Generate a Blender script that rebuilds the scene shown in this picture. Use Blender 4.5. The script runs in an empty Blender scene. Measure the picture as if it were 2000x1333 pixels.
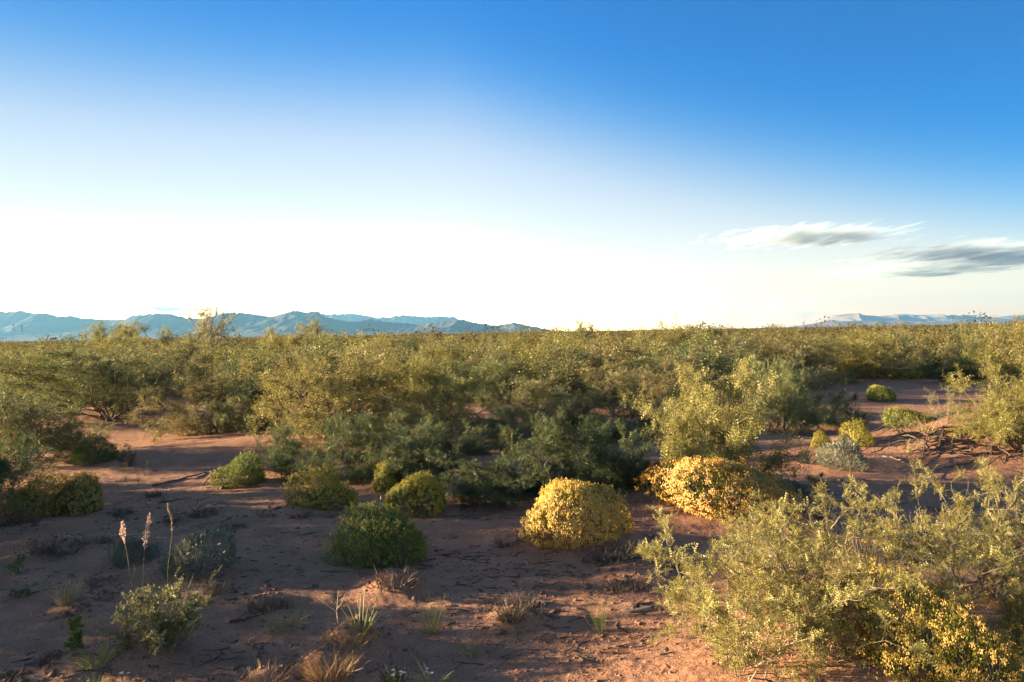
import bpy, math, random
import numpy as np
from mathutils import Vector, Matrix

# ------------------------------------------------------------------ camera, sky, sun, exposure
S = bpy.context.scene
COL = S.collection
R = math.radians
EYE = 2.1
FPX = 1556.0                       # focal length in pixels of the 2000 px wide photograph
SUN_AZ = -84.0                     # degrees from the view direction (+Y), negative = to the left
SUN_EL = 9.0

cam_d = bpy.data.cameras.new('camera'); cam = bpy.data.objects.new('camera', cam_d); COL.objects.link(cam)
cam_d.sensor_width = 36.0; cam_d.lens = 36.0 * FPX / 2000.0
cam_d.clip_start = 0.05; cam_d.clip_end = 120000.0
CAM_ROT = Matrix.Rotation(R(90 - 0.6), 3, 'X') @ Matrix.Rotation(R(-1.03), 3, 'Z')
cam.matrix_world = Matrix.Translation((0, 0, EYE)) @ CAM_ROT.to_4x4()
S.camera = cam

world = bpy.data.worlds.new('World'); S.world = world; world.use_nodes = True
wn = world.node_tree.nodes; wl = world.node_tree.links; wn.clear()
sky = wn.new('ShaderNodeTexSky'); sky.sky_type = 'NISHITA'; sky.sun_disc = False
sky.sun_elevation = R(SUN_EL); sky.sun_rotation = R(SUN_AZ)
sky.altitude = 1200; sky.air_density = 1.0; sky.dust_density = 0.6; sky.ozone_density = 2.0
# sky graded by height and sun angle; horizon and overhead brightened to fill shade
wtc = wn.new('ShaderNodeTexCoord'); wsep = wn.new('ShaderNodeSeparateXYZ'); wl.new(wtc.outputs['Generated'], wsep.inputs[0])
wdot = wn.new('ShaderNodeVectorMath'); wdot.operation = 'DOT_PRODUCT'; wl.new(wtc.outputs['Generated'], wdot.inputs[0])
wdot.inputs[1].default_value = (math.sin(R(SUN_AZ)), math.cos(R(SUN_AZ)), 0)
wm1 = wn.new('ShaderNodeMath'); wm1.operation = 'MULTIPLY_ADD'; wl.new(wdot.outputs['Value'], wm1.inputs[0]); wm1.inputs[1].default_value = -0.27; wm1.inputs[2].default_value = 0.027
wm2 = wn.new('ShaderNodeMath'); wm2.operation = 'MAXIMUM'; wl.new(wm1.outputs[0], wm2.inputs[0]); wm2.inputs[1].default_value = -0.02
wm3 = wn.new('ShaderNodeMath'); wm3.operation = 'ADD'; wl.new(wm2.outputs[0], wm3.inputs[0]); wl.new(wsep.outputs[2], wm3.inputs[1])
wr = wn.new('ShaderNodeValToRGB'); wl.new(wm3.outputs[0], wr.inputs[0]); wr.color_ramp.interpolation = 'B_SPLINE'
we = wr.color_ramp.elements
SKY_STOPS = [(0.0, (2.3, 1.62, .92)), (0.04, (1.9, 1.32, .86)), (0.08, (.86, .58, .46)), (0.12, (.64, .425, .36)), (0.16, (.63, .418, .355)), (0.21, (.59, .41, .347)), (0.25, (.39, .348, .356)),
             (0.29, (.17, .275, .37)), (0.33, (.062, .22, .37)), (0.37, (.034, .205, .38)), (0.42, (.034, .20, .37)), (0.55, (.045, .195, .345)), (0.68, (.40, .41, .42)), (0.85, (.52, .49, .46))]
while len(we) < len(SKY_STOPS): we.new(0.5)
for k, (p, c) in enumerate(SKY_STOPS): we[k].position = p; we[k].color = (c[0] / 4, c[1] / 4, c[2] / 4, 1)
hsv = wn.new('ShaderNodeMix'); hsv.data_type = 'RGBA'; hsv.blend_type = 'MULTIPLY'; hsv.inputs[0].default_value = 1.0
bg = wn.new('ShaderNodeBackground'); bg.inputs['Strength'].default_value = 0.15
wo = wn.new('ShaderNodeOutputWorld')
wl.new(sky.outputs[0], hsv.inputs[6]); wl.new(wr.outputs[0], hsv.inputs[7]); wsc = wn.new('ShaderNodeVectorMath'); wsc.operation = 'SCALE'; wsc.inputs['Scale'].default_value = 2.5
wf = wn.new('ShaderNodeMapRange'); wf.interpolation_type = 'SMOOTHSTEP'; wl.new(wdot.outputs['Value'], wf.inputs['Value'])
wf.inputs['From Min'].default_value = 0.1; wf.inputs['From Max'].default_value = 0.9; wf.inputs['To Min'].default_value = 3.12; wf.inputs['To Max'].default_value = 1.68
wg = wn.new('ShaderNodeMapRange'); wg.interpolation_type = 'SMOOTHSTEP'; wl.new(wdot.outputs['Value'], wg.inputs['Value'])
wg.inputs['From Min'].default_value = -0.6; wg.inputs['From Max'].default_value = 0.25; wg.inputs['To Min'].default_value = 0.66; wg.inputs['To Max'].default_value = 1.0
wp = wn.new('ShaderNodeMath'); wp.operation = 'MULTIPLY'; wl.new(wf.outputs[0], wp.inputs[0]); wl.new(wg.outputs[0], wp.inputs[1])
wl.new(wp.outputs[0], wsc.inputs['Scale'])
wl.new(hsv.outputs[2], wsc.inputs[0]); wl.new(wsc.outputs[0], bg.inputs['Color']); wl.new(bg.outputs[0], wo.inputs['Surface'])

sun_d = bpy.data.lights.new('sun', 'SUN'); sun_d.energy = 4.2; sun_d.angle = R(0.8); sun_d.color = (1.0, 0.76, 0.44)
sun = bpy.data.objects.new('sun', sun_d); COL.objects.link(sun)
SUN_V = Vector((math.sin(R(SUN_AZ)) * math.cos(R(SUN_EL)), math.cos(R(SUN_AZ)) * math.cos(R(SUN_EL)), math.sin(R(SUN_EL))))
sun.rotation_euler = SUN_V.to_track_quat('Z', 'Y').to_euler()

S.view_settings.view_transform = 'Standard'; S.view_settings.look = 'None'
S.view_settings.gamma = 1.0; S.view_settings.use_curve_mapping = False
S.view_settings.exposure = 2.95
S.cycles.max_bounces = 4; S.cycles.diffuse_bounces = 3; S.cycles.transmission_bounces = 4
S.cycles.transparent_max_bounces = 4; S.cycles.volume_bounces = 0
S.cycles.use_denoising = True; S.cycles.adaptive_threshold = 0.02
S.cycles.volume_max_steps = 256

# ------------------------------------------------------------------ small tools
def rngen(seed): return np.random.default_rng(seed)
def nrm(a): return a / np.maximum(np.linalg.norm(a, axis=-1, keepdims=True), 1e-9)

def perlin(x, y, seed=0):
    x = np.asarray(x, float); y = np.asarray(y, float)
    xi = np.floor(x).astype(np.int64); yi = np.floor(y).astype(np.int64)
    xf = x - xi; yf = y - yi
    def grad(ix, iy, dx, dy):
        h = (ix * 374761393 + iy * 668265263 + seed * 974634721) & 0xFFFFFFFF
        h = ((h ^ (h >> 13)) * 1274126177) & 0xFFFFFFFF
        h = h ^ (h >> 16)
        a = (h & 0xFFFF) / 65536.0 * 2 * np.pi
        return np.cos(a) * dx + np.sin(a) * dy
    u = xf * xf * xf * (xf * (xf * 6 - 15) + 10); v = yf * yf * yf * (yf * (yf * 6 - 15) + 10)
    a = grad(xi, yi, xf, yf); b = grad(xi + 1, yi, xf - 1, yf)
    c = grad(xi, yi + 1, xf, yf - 1); d = grad(xi + 1, yi + 1, xf - 1, yf - 1)
    return (a + u * (b - a) + v * ((c + u * (d - c)) - (a + u * (b - a)))) * 1.5

def fbm(x, y, octv=4, seed=0):
    r = 0; a = 1.0
    for k in range(octv):
        r = r + a * perlin(x * 2 ** k, y * 2 ** k, seed + k); a *= 0.5
    return r

def mesh_np(name, V, F, smooth=False):
    """V (n,3), F list of (m,3)/(m,4) index arrays"""
    me = bpy.data.meshes.new(name)
    F = [f for f in F if len(f)]
    V = np.ascontiguousarray(V, np.float32)
    me.vertices.add(len(V)); me.vertices.foreach_set('co', V.ravel())
    loops = np.concatenate([f.ravel() for f in F]).astype(np.int32)
    tot = np.concatenate([np.full(len(f), f.shape[1], np.int32) for f in F])
    st = np.concatenate([[0], np.cumsum(tot)[:-1]]).astype(np.int32)
    me.loops.add(len(loops)); me.loops.foreach_set('vertex_index', loops)
    me.polygons.add(len(tot)); me.polygons.foreach_set('loop_start', st); me.polygons.foreach_set('loop_total', tot)
    if smooth: me.polygons.foreach_set('use_smooth', np.ones(len(tot), bool))
    me.update(calc_edges=True)
    return me

class Acc:
    """collects arrays of geometry for one mesh"""
    def __init__(s): s.V = []; s.Q = []; s.T = []; s.n = 0
    def add(s, V, Q=None, T=None):
        s.V.append(V)
        if Q is not None: s.Q.append(Q + s.n)
        if T is not None: s.T.append(T + s.n)
        s.n += len(V)
    def mesh(s, name, smooth=False):
        F = []
        if s.Q: F.append(np.concatenate(s.Q))
        if s.T: F.append(np.concatenate(s.T))
        return mesh_np(name, np.concatenate(s.V), F, smooth)

def tube(acc, P, r0, r1, sides=4):
    P = np.asarray(P, float); n = len(P)
    t = nrm(np.gradient(P, axis=0))
    ref = np.array([0.31, 0.22, 0.92]) if abs(t[0, 2]) < 0.8 else np.array([0.9, 0.3, 0.1])
    s = nrm(np.cross(t, ref)); u = np.cross(s, t)
    r = np.linspace(r0, r1, n)[:, None, None]
    a = np.arange(sides) / sides * 2 * np.pi
    ring = np.cos(a)[None, :, None] * s[:, None] + np.sin(a)[None, :, None] * u[:, None]
    V = (P[:, None] + ring * r).reshape(-1, 3)
    i = (np.arange(n - 1)[:, None] * sides + np.arange(sides)[None]).ravel()
    j = (np.arange(n - 1)[:, None] * sides + (np.arange(sides)[None] + 1) % sides).ravel()
    acc.add(V, np.stack([i, j, j + sides, i + sides], 1))

def scatter_tpl(acc, tv, tf, pos, d, scale, rng, up=None, upj=1.0):
    """copies of a template (its +Y along d) at pos"""
    n = len(pos); d = nrm(d)
    rnd = rng.normal(size=(n, 3))
    if up is not None: rnd = rnd * upj + np.asarray(up)
    s = nrm(np.cross(d, rnd)); u = np.cross(s, d)
    sc = np.broadcast_to(np.asarray(scale, float), (n,))[:, None, None]
    V = pos[:, None] + sc * (tv[None, :, 0:1] * s[:, None] + tv[None, :, 1:2] * d[:, None] + tv[None, :, 2:3] * u[:, None])
    F = (tf[None] + (np.arange(n) * len(tv))[:, None, None]).reshape(-1, tf.shape[1])
    if tf.shape[1] == 4: acc.add(V.reshape(-1, 3), F)
    else: acc.add(V.reshape(-1, 3), None, F)

def leaf_tpl(pairs, leaflet, width, spread=0.75, fold=0.25, start=0.12):
    V = []; F = []
    for i in range(pairs):
        y = start + (1 - start) * i / max(pairs - 1, 1)
        L = leaflet * (1.0 - 0.35 * abs(i / max(pairs - 1, 1) - 0.4))
        for s in (-1, 1):
            b = np.array([0, y, 0]); tip = np.array([s * L * spread, y + L * (1 - spread) * 1.2, fold * L])
            m = (b + tip) / 2; dv = nrm(tip - b); w = np.array([-dv[1], dv[0], 0]) * width
            k = len(V); V += [b, m + w, tip, m - w]; F.append([k, k + 1, k + 2, k + 3])
    return np.array(V), np.array(F)

OCT_V = np.array([[1, 0, 0], [-1, 0, 0], [0, 1, 0], [0, -1, 0], [0, 0, 1], [0, 0, -1]], float)
OCT_F = np.array([[0, 2, 4], [2, 1, 4], [1, 3, 4], [3, 0, 4], [2, 0, 5], [1, 2, 5], [3, 1, 5], [0, 3, 5]])
QUAD_V = np.array([[-.5, 0, 0], [.5, 0, 0], [.35, 1, .08], [-.35, 1, .08]]); QUAD_F = np.array([[0, 1, 2, 3]])
HALF_F = np.array([[0, 2, 4], [2, 1, 4], [1, 3, 4], [3, 0, 4]])
DIA_V = np.array([[0, 0, 0], [.5, .5, .06], [0, 1, 0], [-.5, .5, .06]]); DIA_F = np.array([[0, 1, 2, 3]])

# ------------------------------------------------------------------ materials
class NT:
    def __init__(s, name):
        s.m = bpy.data.materials.new(name); s.m.use_nodes = True; s.t = s.m.node_tree; s.t.nodes.clear()
        s.out = s.n('ShaderNodeOutputMaterial')
    def n(s, typ, **kw):
        nd = s.t.nodes.new(typ)
        for k, v in kw.items():
            if hasattr(nd, k): setattr(nd, k, v)
            else: nd.inputs[k].default_value = v
        return nd
    def l(s, a, b): s.t.links.new(a, b)
    def noise(s, vec, scale, detail=4, rough=0.55):
        nd = s.n('ShaderNodeTexNoise'); nd.inputs['Scale'].default_value = scale; nd.inputs['Detail'].default_value = detail
        nd.inputs['Roughness'].default_value = rough
        if vec is not None: s.l(vec, nd.inputs['Vector'])
        return nd.outputs['Fac']
    def ramp(s, fac, stops):
        nd = s.n('ShaderNodeValToRGB'); e = nd.color_ramp.elements
        while len(e) < len(stops): e.new(0.5)
        for k, (p, c) in enumerate(stops): e[k].position = p; e[k].color = (*c, 1) if len(c) == 3 else c
        s.l(fac, nd.inputs[0]); return nd.outputs[0]
    def math(s, op, a, b=None):
        nd = s.n('ShaderNodeMath', operation=op)
        for i, v in enumerate((a, b)):
            if v is None: continue
            if isinstance(v, (int, float)): nd.inputs[i].default_value = v
            else: s.l(v, nd.inputs[i])
        return nd.outputs[0]
    def mix(s, fac, a, b, blend='MIX'):
        nd = s.n('ShaderNodeMix', data_type='RGBA', blend_type=blend)
        for i, v in ((0, fac), (6, a), (7, b)):
            if isinstance(v, (int, float)): nd.inputs[i].default_value = v
            elif isinstance(v, tuple): nd.inputs[i].default_value = (*v, 1)
            else: s.l(v, nd.inputs[i])
        return nd.outputs[2]

def leaf_mat(name, cols, trans=0.42, gloss=0.03, objvar=0.34):
    t = NT(name)
    geo = t.n('ShaderNodeNewGeometry'); oi = t.n('ShaderNodeObjectInfo'); tc = t.n('ShaderNodeTexCoord')
    c = t.ramp(geo.outputs['Random Per Island'], [(i / (len(cols) - 1), q) for i, q in enumerate(cols)])
    nz = t.noise(tc.outputs['Object'], 3.0, 2)
    h = t.n('ShaderNodeHueSaturation')
    t.l(c, h.inputs['Color'])
    v = t.math('ADD', t.math('MULTIPLY', oi.outputs['Random'], objvar), 1.0 - objvar / 2 - 0.25)
    v = t.math('ADD', v, t.math('MULTIPLY', nz, 0.5))
    t.l(v, h.inputs['Value'])
    hu = t.math('ADD', t.math('MULTIPLY', oi.outputs['Random'], 0.016), 0.492); t.l(hu, h.inputs['Hue'])
    d = t.n('ShaderNodeBsdfDiffuse'); tr = t.n('ShaderNodeBsdfTranslucent'); mx = t.n('ShaderNodeMixShader')
    t.l(h.outputs[0], d.inputs[0]); t.l(h.outputs[0], tr.inputs[0])
    mx.inputs[0].default_value = trans; t.l(d.outputs[0], mx.inputs[1]); t.l(tr.outputs[0], mx.inputs[2])
    gl = t.n('ShaderNodeBsdfGlossy'); gl.inputs['Roughness'].default_value = 0.45; gl.inputs['Color'].default_value = (1, .95, .8, 1)
    m2 = t.n('ShaderNodeMixShader'); m2.inputs[0].default_value = gloss
    t.l(mx.outputs[0], m2.inputs[1]); t.l(gl.outputs[0], m2.inputs[2]); t.l(m2.outputs[0], t.out.inputs['Surface'])
    return t.m

def bark_mat(name, a, b, scale=40):
    t = NT(name); tc = t.n('ShaderNodeTexCoord')
    c = t.ramp(t.noise(tc.outputs['Object'], scale, 4, 0.7), [(0.3, a), (0.7, b)])
    p = t.n('ShaderNodeBsdfPrincipled'); p.inputs['Roughness'].default_value = 0.85
    t.l(c, p.inputs['Base Color'])
    bp = t.n('ShaderNodeBump'); bp.inputs['Strength'].default_value = 0.5; bp.inputs['Distance'].default_value = 0.01
    t.l(t.noise(tc.outputs['Object'], scale * 2, 3), bp.inputs['Height']); t.l(bp.outputs[0], p.inputs['Normal'])
    t.l(p.outputs[0], t.out.inputs['Surface']); return t.m

M = {}
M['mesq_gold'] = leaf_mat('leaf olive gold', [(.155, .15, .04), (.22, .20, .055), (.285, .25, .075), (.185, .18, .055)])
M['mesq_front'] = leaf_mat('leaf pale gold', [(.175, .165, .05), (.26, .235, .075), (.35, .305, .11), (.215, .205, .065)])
M['fl_ochre'] = leaf_mat('ochre flower', [(.30, .20, .035), (.38, .26, .045), (.46, .33, .08)], 0.3, 0.03, 0.2)
M['scrub_far'] = leaf_mat('far scrub', [(.075, .072, .028), (.10, .09, .04), (.13, .105, .055), (.085, .08, .03)], .45, 0.0)
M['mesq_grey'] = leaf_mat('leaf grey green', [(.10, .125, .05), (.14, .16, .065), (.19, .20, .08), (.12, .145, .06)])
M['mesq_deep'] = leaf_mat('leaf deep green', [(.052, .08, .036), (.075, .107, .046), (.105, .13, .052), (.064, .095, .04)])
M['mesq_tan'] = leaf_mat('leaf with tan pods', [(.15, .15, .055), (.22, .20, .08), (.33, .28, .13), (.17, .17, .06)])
M['snake_leaf'] = leaf_mat('bush leaf olive', [(.12, .13, .022), (.18, .175, .03), (.24, .215, .04)], 0.3)
M['snake_green'] = leaf_mat('bush leaf green', [(.085, .125, .03), (.13, .17, .04), (.18, .21, .055)], 0.3)
M['fl_gold'] = leaf_mat('cream gold flower', [(.43, .25, .045), (.54, .335, .07), (.61, .42, .12)], 0.3, 0.04, 0.2)
M['fl_yellow'] = leaf_mat('olive yellow flower', [(.36, .30, .03), (.44, .36, .04), (.30, .28, .03)], 0.3, 0.04, 0.3)
M['fl_green'] = leaf_mat('green yellow flower', [(.20, .22, .03), (.30, .27, .03), (.16, .19, .03)], 0.3, 0.04, 0.3)
M['sage'] = leaf_mat('leaf sage grey', [(.10, .12, .085), (.15, .17, .12), (.21, .23, .17)], 0.2, 0.05)
M['pale_leaf'] = leaf_mat('leaf pale olive', [(.14, .15, .06), (.22, .22, .10), (.32, .29, .16)], 0.3)
M['dry'] = leaf_mat('dry straw', [(.26, .18, .085), (.36, .26, .13), (.46, .35, .19)], 0.3)
M['dead'] = leaf_mat('dead grass', [(.07, .05, .04), (.11, .08, .065), (.16, .12, .09)], 0.15)
M['rust'] = leaf_mat('rusty stubble', [(.20, .12, .06), (.30, .185, .09), (.38, .26, .14)], 0.25)
M['grass'] = leaf_mat('green grass', [(.13, .16, .03), (.19, .21, .05), (.26, .26, .09)], 0.35)
M['pink'] = leaf_mat('pink plume', [(.62, .40, .33), (.72, .52, .44), (.55, .35, .28)], 0.4)
M['white_petal'] = leaf_mat('white petal', [(.75, .72, .80), (.8, .78, .84)], 0.3, .04, .1)
M['bark'] = bark_mat('mesquite bark', (.06, .042, .032), (.16, .115, .085))
M['barkpale'] = bark_mat('pale twig bark', (.16, .12, .085), (.34, .27, .19))
M['clod'] = bark_mat('dark soil crust', (.09, .048, .032), (.19, .10, .065), 60)
M['dead_wood'] = bark_mat('dead wood', (.045, .032, .027), (.12, .085, .07))
M['grey_wood'] = bark_mat('grey weathered wood', (.14, .11, .095), (.30, .25, .22))

def ground_material():
    t = NT('red sand'); tc = t.n('ShaderNodeTexCoord'); P = tc.outputs['Object']
    big = t.noise(P, 0.45, 5, 0.6); mid = t.noise(P, 3.2, 6, 0.65); fine = t.noise(P, 60, 4, 0.7); grain = t.noise(P, 260, 2, 0.6)
    c = t.ramp(mid, [(0.25, (.15, .08, .054)), (0.40, (.34, .18, .116)), (0.58, (.43, .235, .155)), (0.8, (.50, .285, .195))])
    c = t.mix(t.math('MULTIPLY', big, 0.55), c, (.31, .155, .098), 'MIX')
    spk = t.ramp(fine, [(0.30, (.35, .33, .32)), (0.42, (.85, .85, .85)), (0.6, (1, 1, 1)), (0.74, (1.35, 1.3, 1.28))])
    c = t.mix(1.0, c, spk, 'MULTIPLY')
    gr = t.ramp(grain, [(0.3, (.6, .6, .6)), (0.7, (1.25, 1.22, 1.2))]); c = t.mix(0.8, c, gr, 'MULTIPLY')
    # low herbs and shrub cover too far away to be told apart
    sp = t.n('ShaderNodeSeparateXYZ'); t.l(P, sp.inputs[0])
    dist = t.math('SQRT', t.math('ADD', t.math('POWER', sp.outputs[0], 2), t.math('POWER', sp.outputs[1], 2)))
    veg = t.ramp(t.noise(P, 0.02, 8, 0.7), [(0.35, (.07, .066, .03)), (0.5, (.11, .09, .05)), (0.65, (.16, .115, .075))])
    mr = t.n('ShaderNodeMapRange'); mr.inputs['From Min'].default_value = 90; mr.inputs['From Max'].default_value = 260
    t.l(dist, mr.inputs['Value']); c = t.mix(mr.outputs[0], c, veg)
    p = t.n('ShaderNodeBsdfPrincipled'); p.inputs['Roughness'].default_value = 0.95; p.inputs['Specular IOR Level'].default_value = 0.15
    t.l(c, p.inputs['Base Color'])
    h = t.math('ADD', t.math('MULTIPLY', fine, 0.5), t.math('ADD', t.math('MULTIPLY', grain, 0.15), t.math('MULTIPLY', t.noise(P, 17, 4, .6), 1.0)))
    bp = t.n('ShaderNodeBump'); bp.inputs['Strength'].default_value = 0.8; bp.inputs['Distance'].default_value = 0.04
    t.l(h, bp.inputs['Height']); t.l(bp.outputs[0], p.inputs['Normal']); t.l(p.outputs[0], t.out.inputs['Surface'])
    return t.m
M['ground'] = ground_material()

def rock_mat(name, a, b, scale):
    t = NT(name); tc = t.n('ShaderNodeTexCoord')
    c = t.ramp(t.noise(tc.outputs['Object'], scale, 8, 0.65), [(0.35, a), (0.65, b)])
    p = t.n('ShaderNodeBsdfPrincipled'); p.inputs['Roughness'].default_value = 1.0; p.inputs['Specular IOR Level'].default_value = 0.1
    t.l(c, p.inputs['Base Color']); t.l(p.outputs[0], t.out.inputs['Surface']); return t.m
M['rock'] = rock_mat('dark mountain rock', (.05, .05, .045), (.09, .085, .075), 0.004)
M['rockpink'] = rock_mat('pinkish cliff rock', (.11, .09, .085), (.18, .145, .13), 0.004)

# ------------------------------------------------------------------ the ground
def px_ray(px, py):
    d = CAM_ROT @ Vector(((px - 1000) / FPX, -(py - 666.5) / FPX, -1.0)); return np.array(d)
def flat(px, py):
    d = px_ray(px, py); t = -EYE / d[2]; return d[0] * t, d[1] * t

BUMPS = []      # x, y, radius x, radius y, height
def bump_at(px, py, r, h, ry=None):
    x, y = flat(px, py); BUMPS.append((x, y, r, ry or r, h))
# hummocks with tufts, mounds under bushes
for q in [(690, 1262, .24, .19), (640, 1318, .22, .19), (520, 1345, .20, .14), (770, 1150, .28, .14), (1000, 1210, .2, .10),
          (510, 1185, .2, .06), (310, 1268, .35, .09), (545, 1240, .25, .05), (190, 1085, .5, .08), (120, 1080, .35, .07),
          (390, 1010, .5, .09), (590, 1010, .4, .06), (1190, 1080, .5, .12), (1000, 1070, .35, .07), (180, 1285, .3, .07),
          (420, 1160, .16, .06), (200, 1160, .22, .05), (150, 1190, .18, .05), (90, 1060, .3, .06), (460, 1030, .4, .05),
          (770, 1325, .18, .06), (1240, 1130, .3, .07), (1140, 1040, .9, .08), (1400, 1000, 1.0, .14), (370, 1120, .6, .07)]:
    bump_at(q[0], q[1], q[2], q[3])
BUMPS += [(1.7, 4.35, 1.5, 1.1, .12), (3.2, 5.2, 1.6, 1.2, .25)]
bump_at(1960, 880, 2.3, .62, 1.6); bump_at(1500, 880, 2.0, .12); bump_at(640, 860, 2.6, .22); bump_at(200, 830, 2.8, .25)
bump_at(1150, 930, 2.2, .15); bump_at(850, 930, 2.0, .12); bump_at(1250, 830, 3.0, .25)

def gz(x, y):
    x = np.asarray(x, float); y = np.asarray(y, float)
    r = np.hypot(x, y)
    near = np.exp(-(r / 45.0) ** 2)
    z = 0.10 * perlin(x / 3.7, y / 3.1, 3) * near + 0.30 * perlin(x / 17, y / 14, 5) * np.exp(-(r / 120) ** 2) * (1 - np.exp(-(r / 14) ** 2))
    z = z + 0.018 * perlin(x / .9, y / .55, 7) * near
    rid = 1 - np.abs(perlin(x / .62 + .3 * perlin(x, y, 4), y / .33, 11)) * 2
    z = z + 0.011 * np.clip(rid, 0, 1) ** 2 * near + 0.009 * perlin(x / .16, y / .11, 13) * np.exp(-(r / 18) ** 2) + 0.006 * perlin(x / .06, y / .05, 14) * np.exp(-(r / 12) ** 2)
    for bx, by, rx, ry, h in BUMPS:
        q = ((x - bx) / rx) ** 2 + ((y - by) / ry) ** 2
        z = z + h * np.exp(-q * 1.3)
    return z - np.clip((r - 400) / 1000, 0, 1) * 0.6

def at(px, py):
    """point of the ground seen at a pixel of the photograph"""
    d = px_ray(px, py); o = np.array([0, 0, EYE]); lo, hi = 3.0, 600.0
    for k in range(3):
        t = np.geomspace(lo, hi, 400); P = o + d * t[:, None]
        hit = np.nonzero(P[:, 2] < gz(P[:, 0], P[:, 1]))[0]
        i = hit[0] if len(hit) else 399
        lo, hi = t[max(i - 1, 0)], t[i]
    p = P[i]; return float(p[0]), float(p[1]), float(gz(p[0], p[1]))

def setk(o, kind): o['kind'] = kind; return o
def build_ground():
    az = np.concatenate([np.linspace(-180, -70, 40)[:-1], np.linspace(-70, -40, 60)[:-1], np.linspace(-40, 40, 640), np.linspace(40, 180, 50)[1:-1]])
    rr = np.concatenate([np.linspace(.6, 4.0, 30)[:-1], 1 / np.linspace(1 / 4.0, 1 / 40., 330), np.geomspace(40, 15000, 110)[1:]])
    A, Q = np.meshgrid(np.radians(az), rr)
    X = Q * np.sin(A); Y = Q * np.cos(A)
    V = np.stack([X, Y, gz(X, Y)], -1).reshape(-1, 3)
    na = len(az); nr = len(rr)
    i = np.arange(nr - 1)[:, None] * na; j = np.arange(na)[None]; k = (np.arange(na)[None] + 1) % na
    F = np.stack([i + j, i + k, i + na + k, i + na + j], -1).reshape(-1, 4)[:, ::-1]
    V = np.concatenate([V, [[0, 0, float(gz(0, 0))]]]); c = len(V) - 1
    T = np.stack([np.arange(na), (np.arange(na) + 1) % na, np.full(na, c)], 1)
    me = mesh_np('desert_ground', V, [F, T[:, ::-1]], True)
    me.materials.append(M['ground'])
    o = bpy.data.objects.new('desert_ground', me); COL.objects.link(o)
    o['label'] = 'reddish brown sandy desert ground with low hummocks'
    setk(o, 'structure')
build_ground()

# ------------------------------------------------------------------ mountains
def horizon_y(px): return 668.3 - 0.018 * px
def mountain(name, label, D, pts, mat, front, back, seed, cliff=0.0, taper=60):
    px = np.array([p[0] for p in pts], float); hp = np.array([horizon_y(p[0]) - p[1] for p in pts], float)
    n = 900; u = np.linspace(px[0] - taper, px[-1] + taper, n)
    h = np.interp(u, px, hp)
    h = np.where(u < px[0], hp[0] * (1 - (px[0] - u) / taper), h); h = np.where(u > px[-1], hp[-1] * (1 - (u - px[-1]) / taper), h)
    h = np.clip(h, 0, None) * D / FPX
    h = h + (0.03 * h.max()) * perlin(u / 9.0, u * 0 + seed, seed) * (h > 2)
    nv = 90; v = np.linspace(-1, 1, nv)
    U, Vv = np.meshgrid(u, v)
    X = (U - 1000) / FPX * D; w = np.where(Vv < 0, front, back); Y = D + Vv * w
    ridge = 1 - np.abs(fbm(X / (front * .55) + 7, Y / (front * 1.3), 5, seed)) * 1.6
    ridge = np.clip(ridge, 0, 1)
    prof = (1 - np.abs(Vv)) ** 1.15
    if cliff > 0:
        pc = np.clip((1 - np.abs(Vv)) / .62, 0, 1); prof = np.where(pc >= 1, 1.0, pc * (1 - cliff) )
        prof = prof + cliff * np.clip((pc - 0.86) / 0.1, 0, 1)
        prof = np.clip(prof, 0, 1)
    k = np.clip(np.abs(Vv) * 3.0, 0, 1)
    Z = h[None] * prof * (1 - k * 0.62 * (1 - ridge)) * np.where(Vv == 0, 1, 1)
    Z = Z + 0.05 * h[None] * k * fbm(X / (front * .12), Y / (front * .12), 3, seed + 9) * (1 - np.abs(Vv))
    Z = np.minimum(Z, h[None]) - 3 - 6 * (np.abs(Vv) > .97)
    P = np.stack([X, Y, Z], -1).reshape(-1, 3)
    i = (np.arange(nv - 1)[:, None] * n + np.arange(n - 1)[None]).ravel()
    me = mesh_np(name, P, [np.stack([i, i + 1, i + n + 1, i + n], 1)], False)
    me.materials.append(mat); o = bpy.data.objects.new(name, me); COL.objects.link(o); o['label'] = label; setk(o, 'structure')

mountain('mountain_range', 'dark blue mountain range on the left horizon', 7000,
  [(-260, 625), (-180, 612), (-90, 622), (-40, 612), (0, 608), (25, 608), (45, 605), (70, 612), (90, 610), (115, 617), (140, 618), (183, 622), (215, 624), (245, 622), (262, 614),
   (285, 613), (310, 611), (335, 612), (350, 616), (365, 620), (400, 622), (430, 612), (450, 610), (480, 610), (500, 613), (530, 618), (545, 614), (560, 610), (574, 605.5), (582, 605),
   (600, 609), (612, 607), (624, 607), (630, 614), (640, 618), (660, 623), (690, 628), (705, 626), (725, 621.5), (750, 627), (790, 630), (820, 634), (850, 628), (880, 627), (905, 622.5),
   (930, 630), (960, 637), (980, 633), (1005, 629), (1030, 635), (1060, 640), (1090, 648)], M['rock'], 1500, 1300, 21)
mountain('far_ridge', 'pale blue mesa ridge behind the dark mountain range', 12500,
  [(100, 622), (125, 617), (140, 615), (160, 622), (300, 628), (520, 622), (560, 616), (620, 613), (635, 613), (660, 614), (690, 613), (720, 617), (740, 621), (760, 619), (790, 615.5), (830, 618.5), (860, 617.5), (890, 619), (898, 624),
   (930, 631), (950, 632), (970, 636)], M['rock'], 1200, 900, 33, .4)
mountain('mesa', 'pale pink lit mesa on the right horizon', 13500,
  [(1605, 634), (1622, 627), (1632, 617), (1636, 615.5), (1660, 613), (1665, 612), (1680, 615), (1720, 617), (1740, 616), (1750, 614), (1780, 615), (1840, 615), (1865, 618), (1900, 620), (1940, 621), (1965, 617), (2000, 615), (2060, 612), (2160, 618)],
  M['rockpink'], 1500, 1200, 44, .35)
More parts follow.
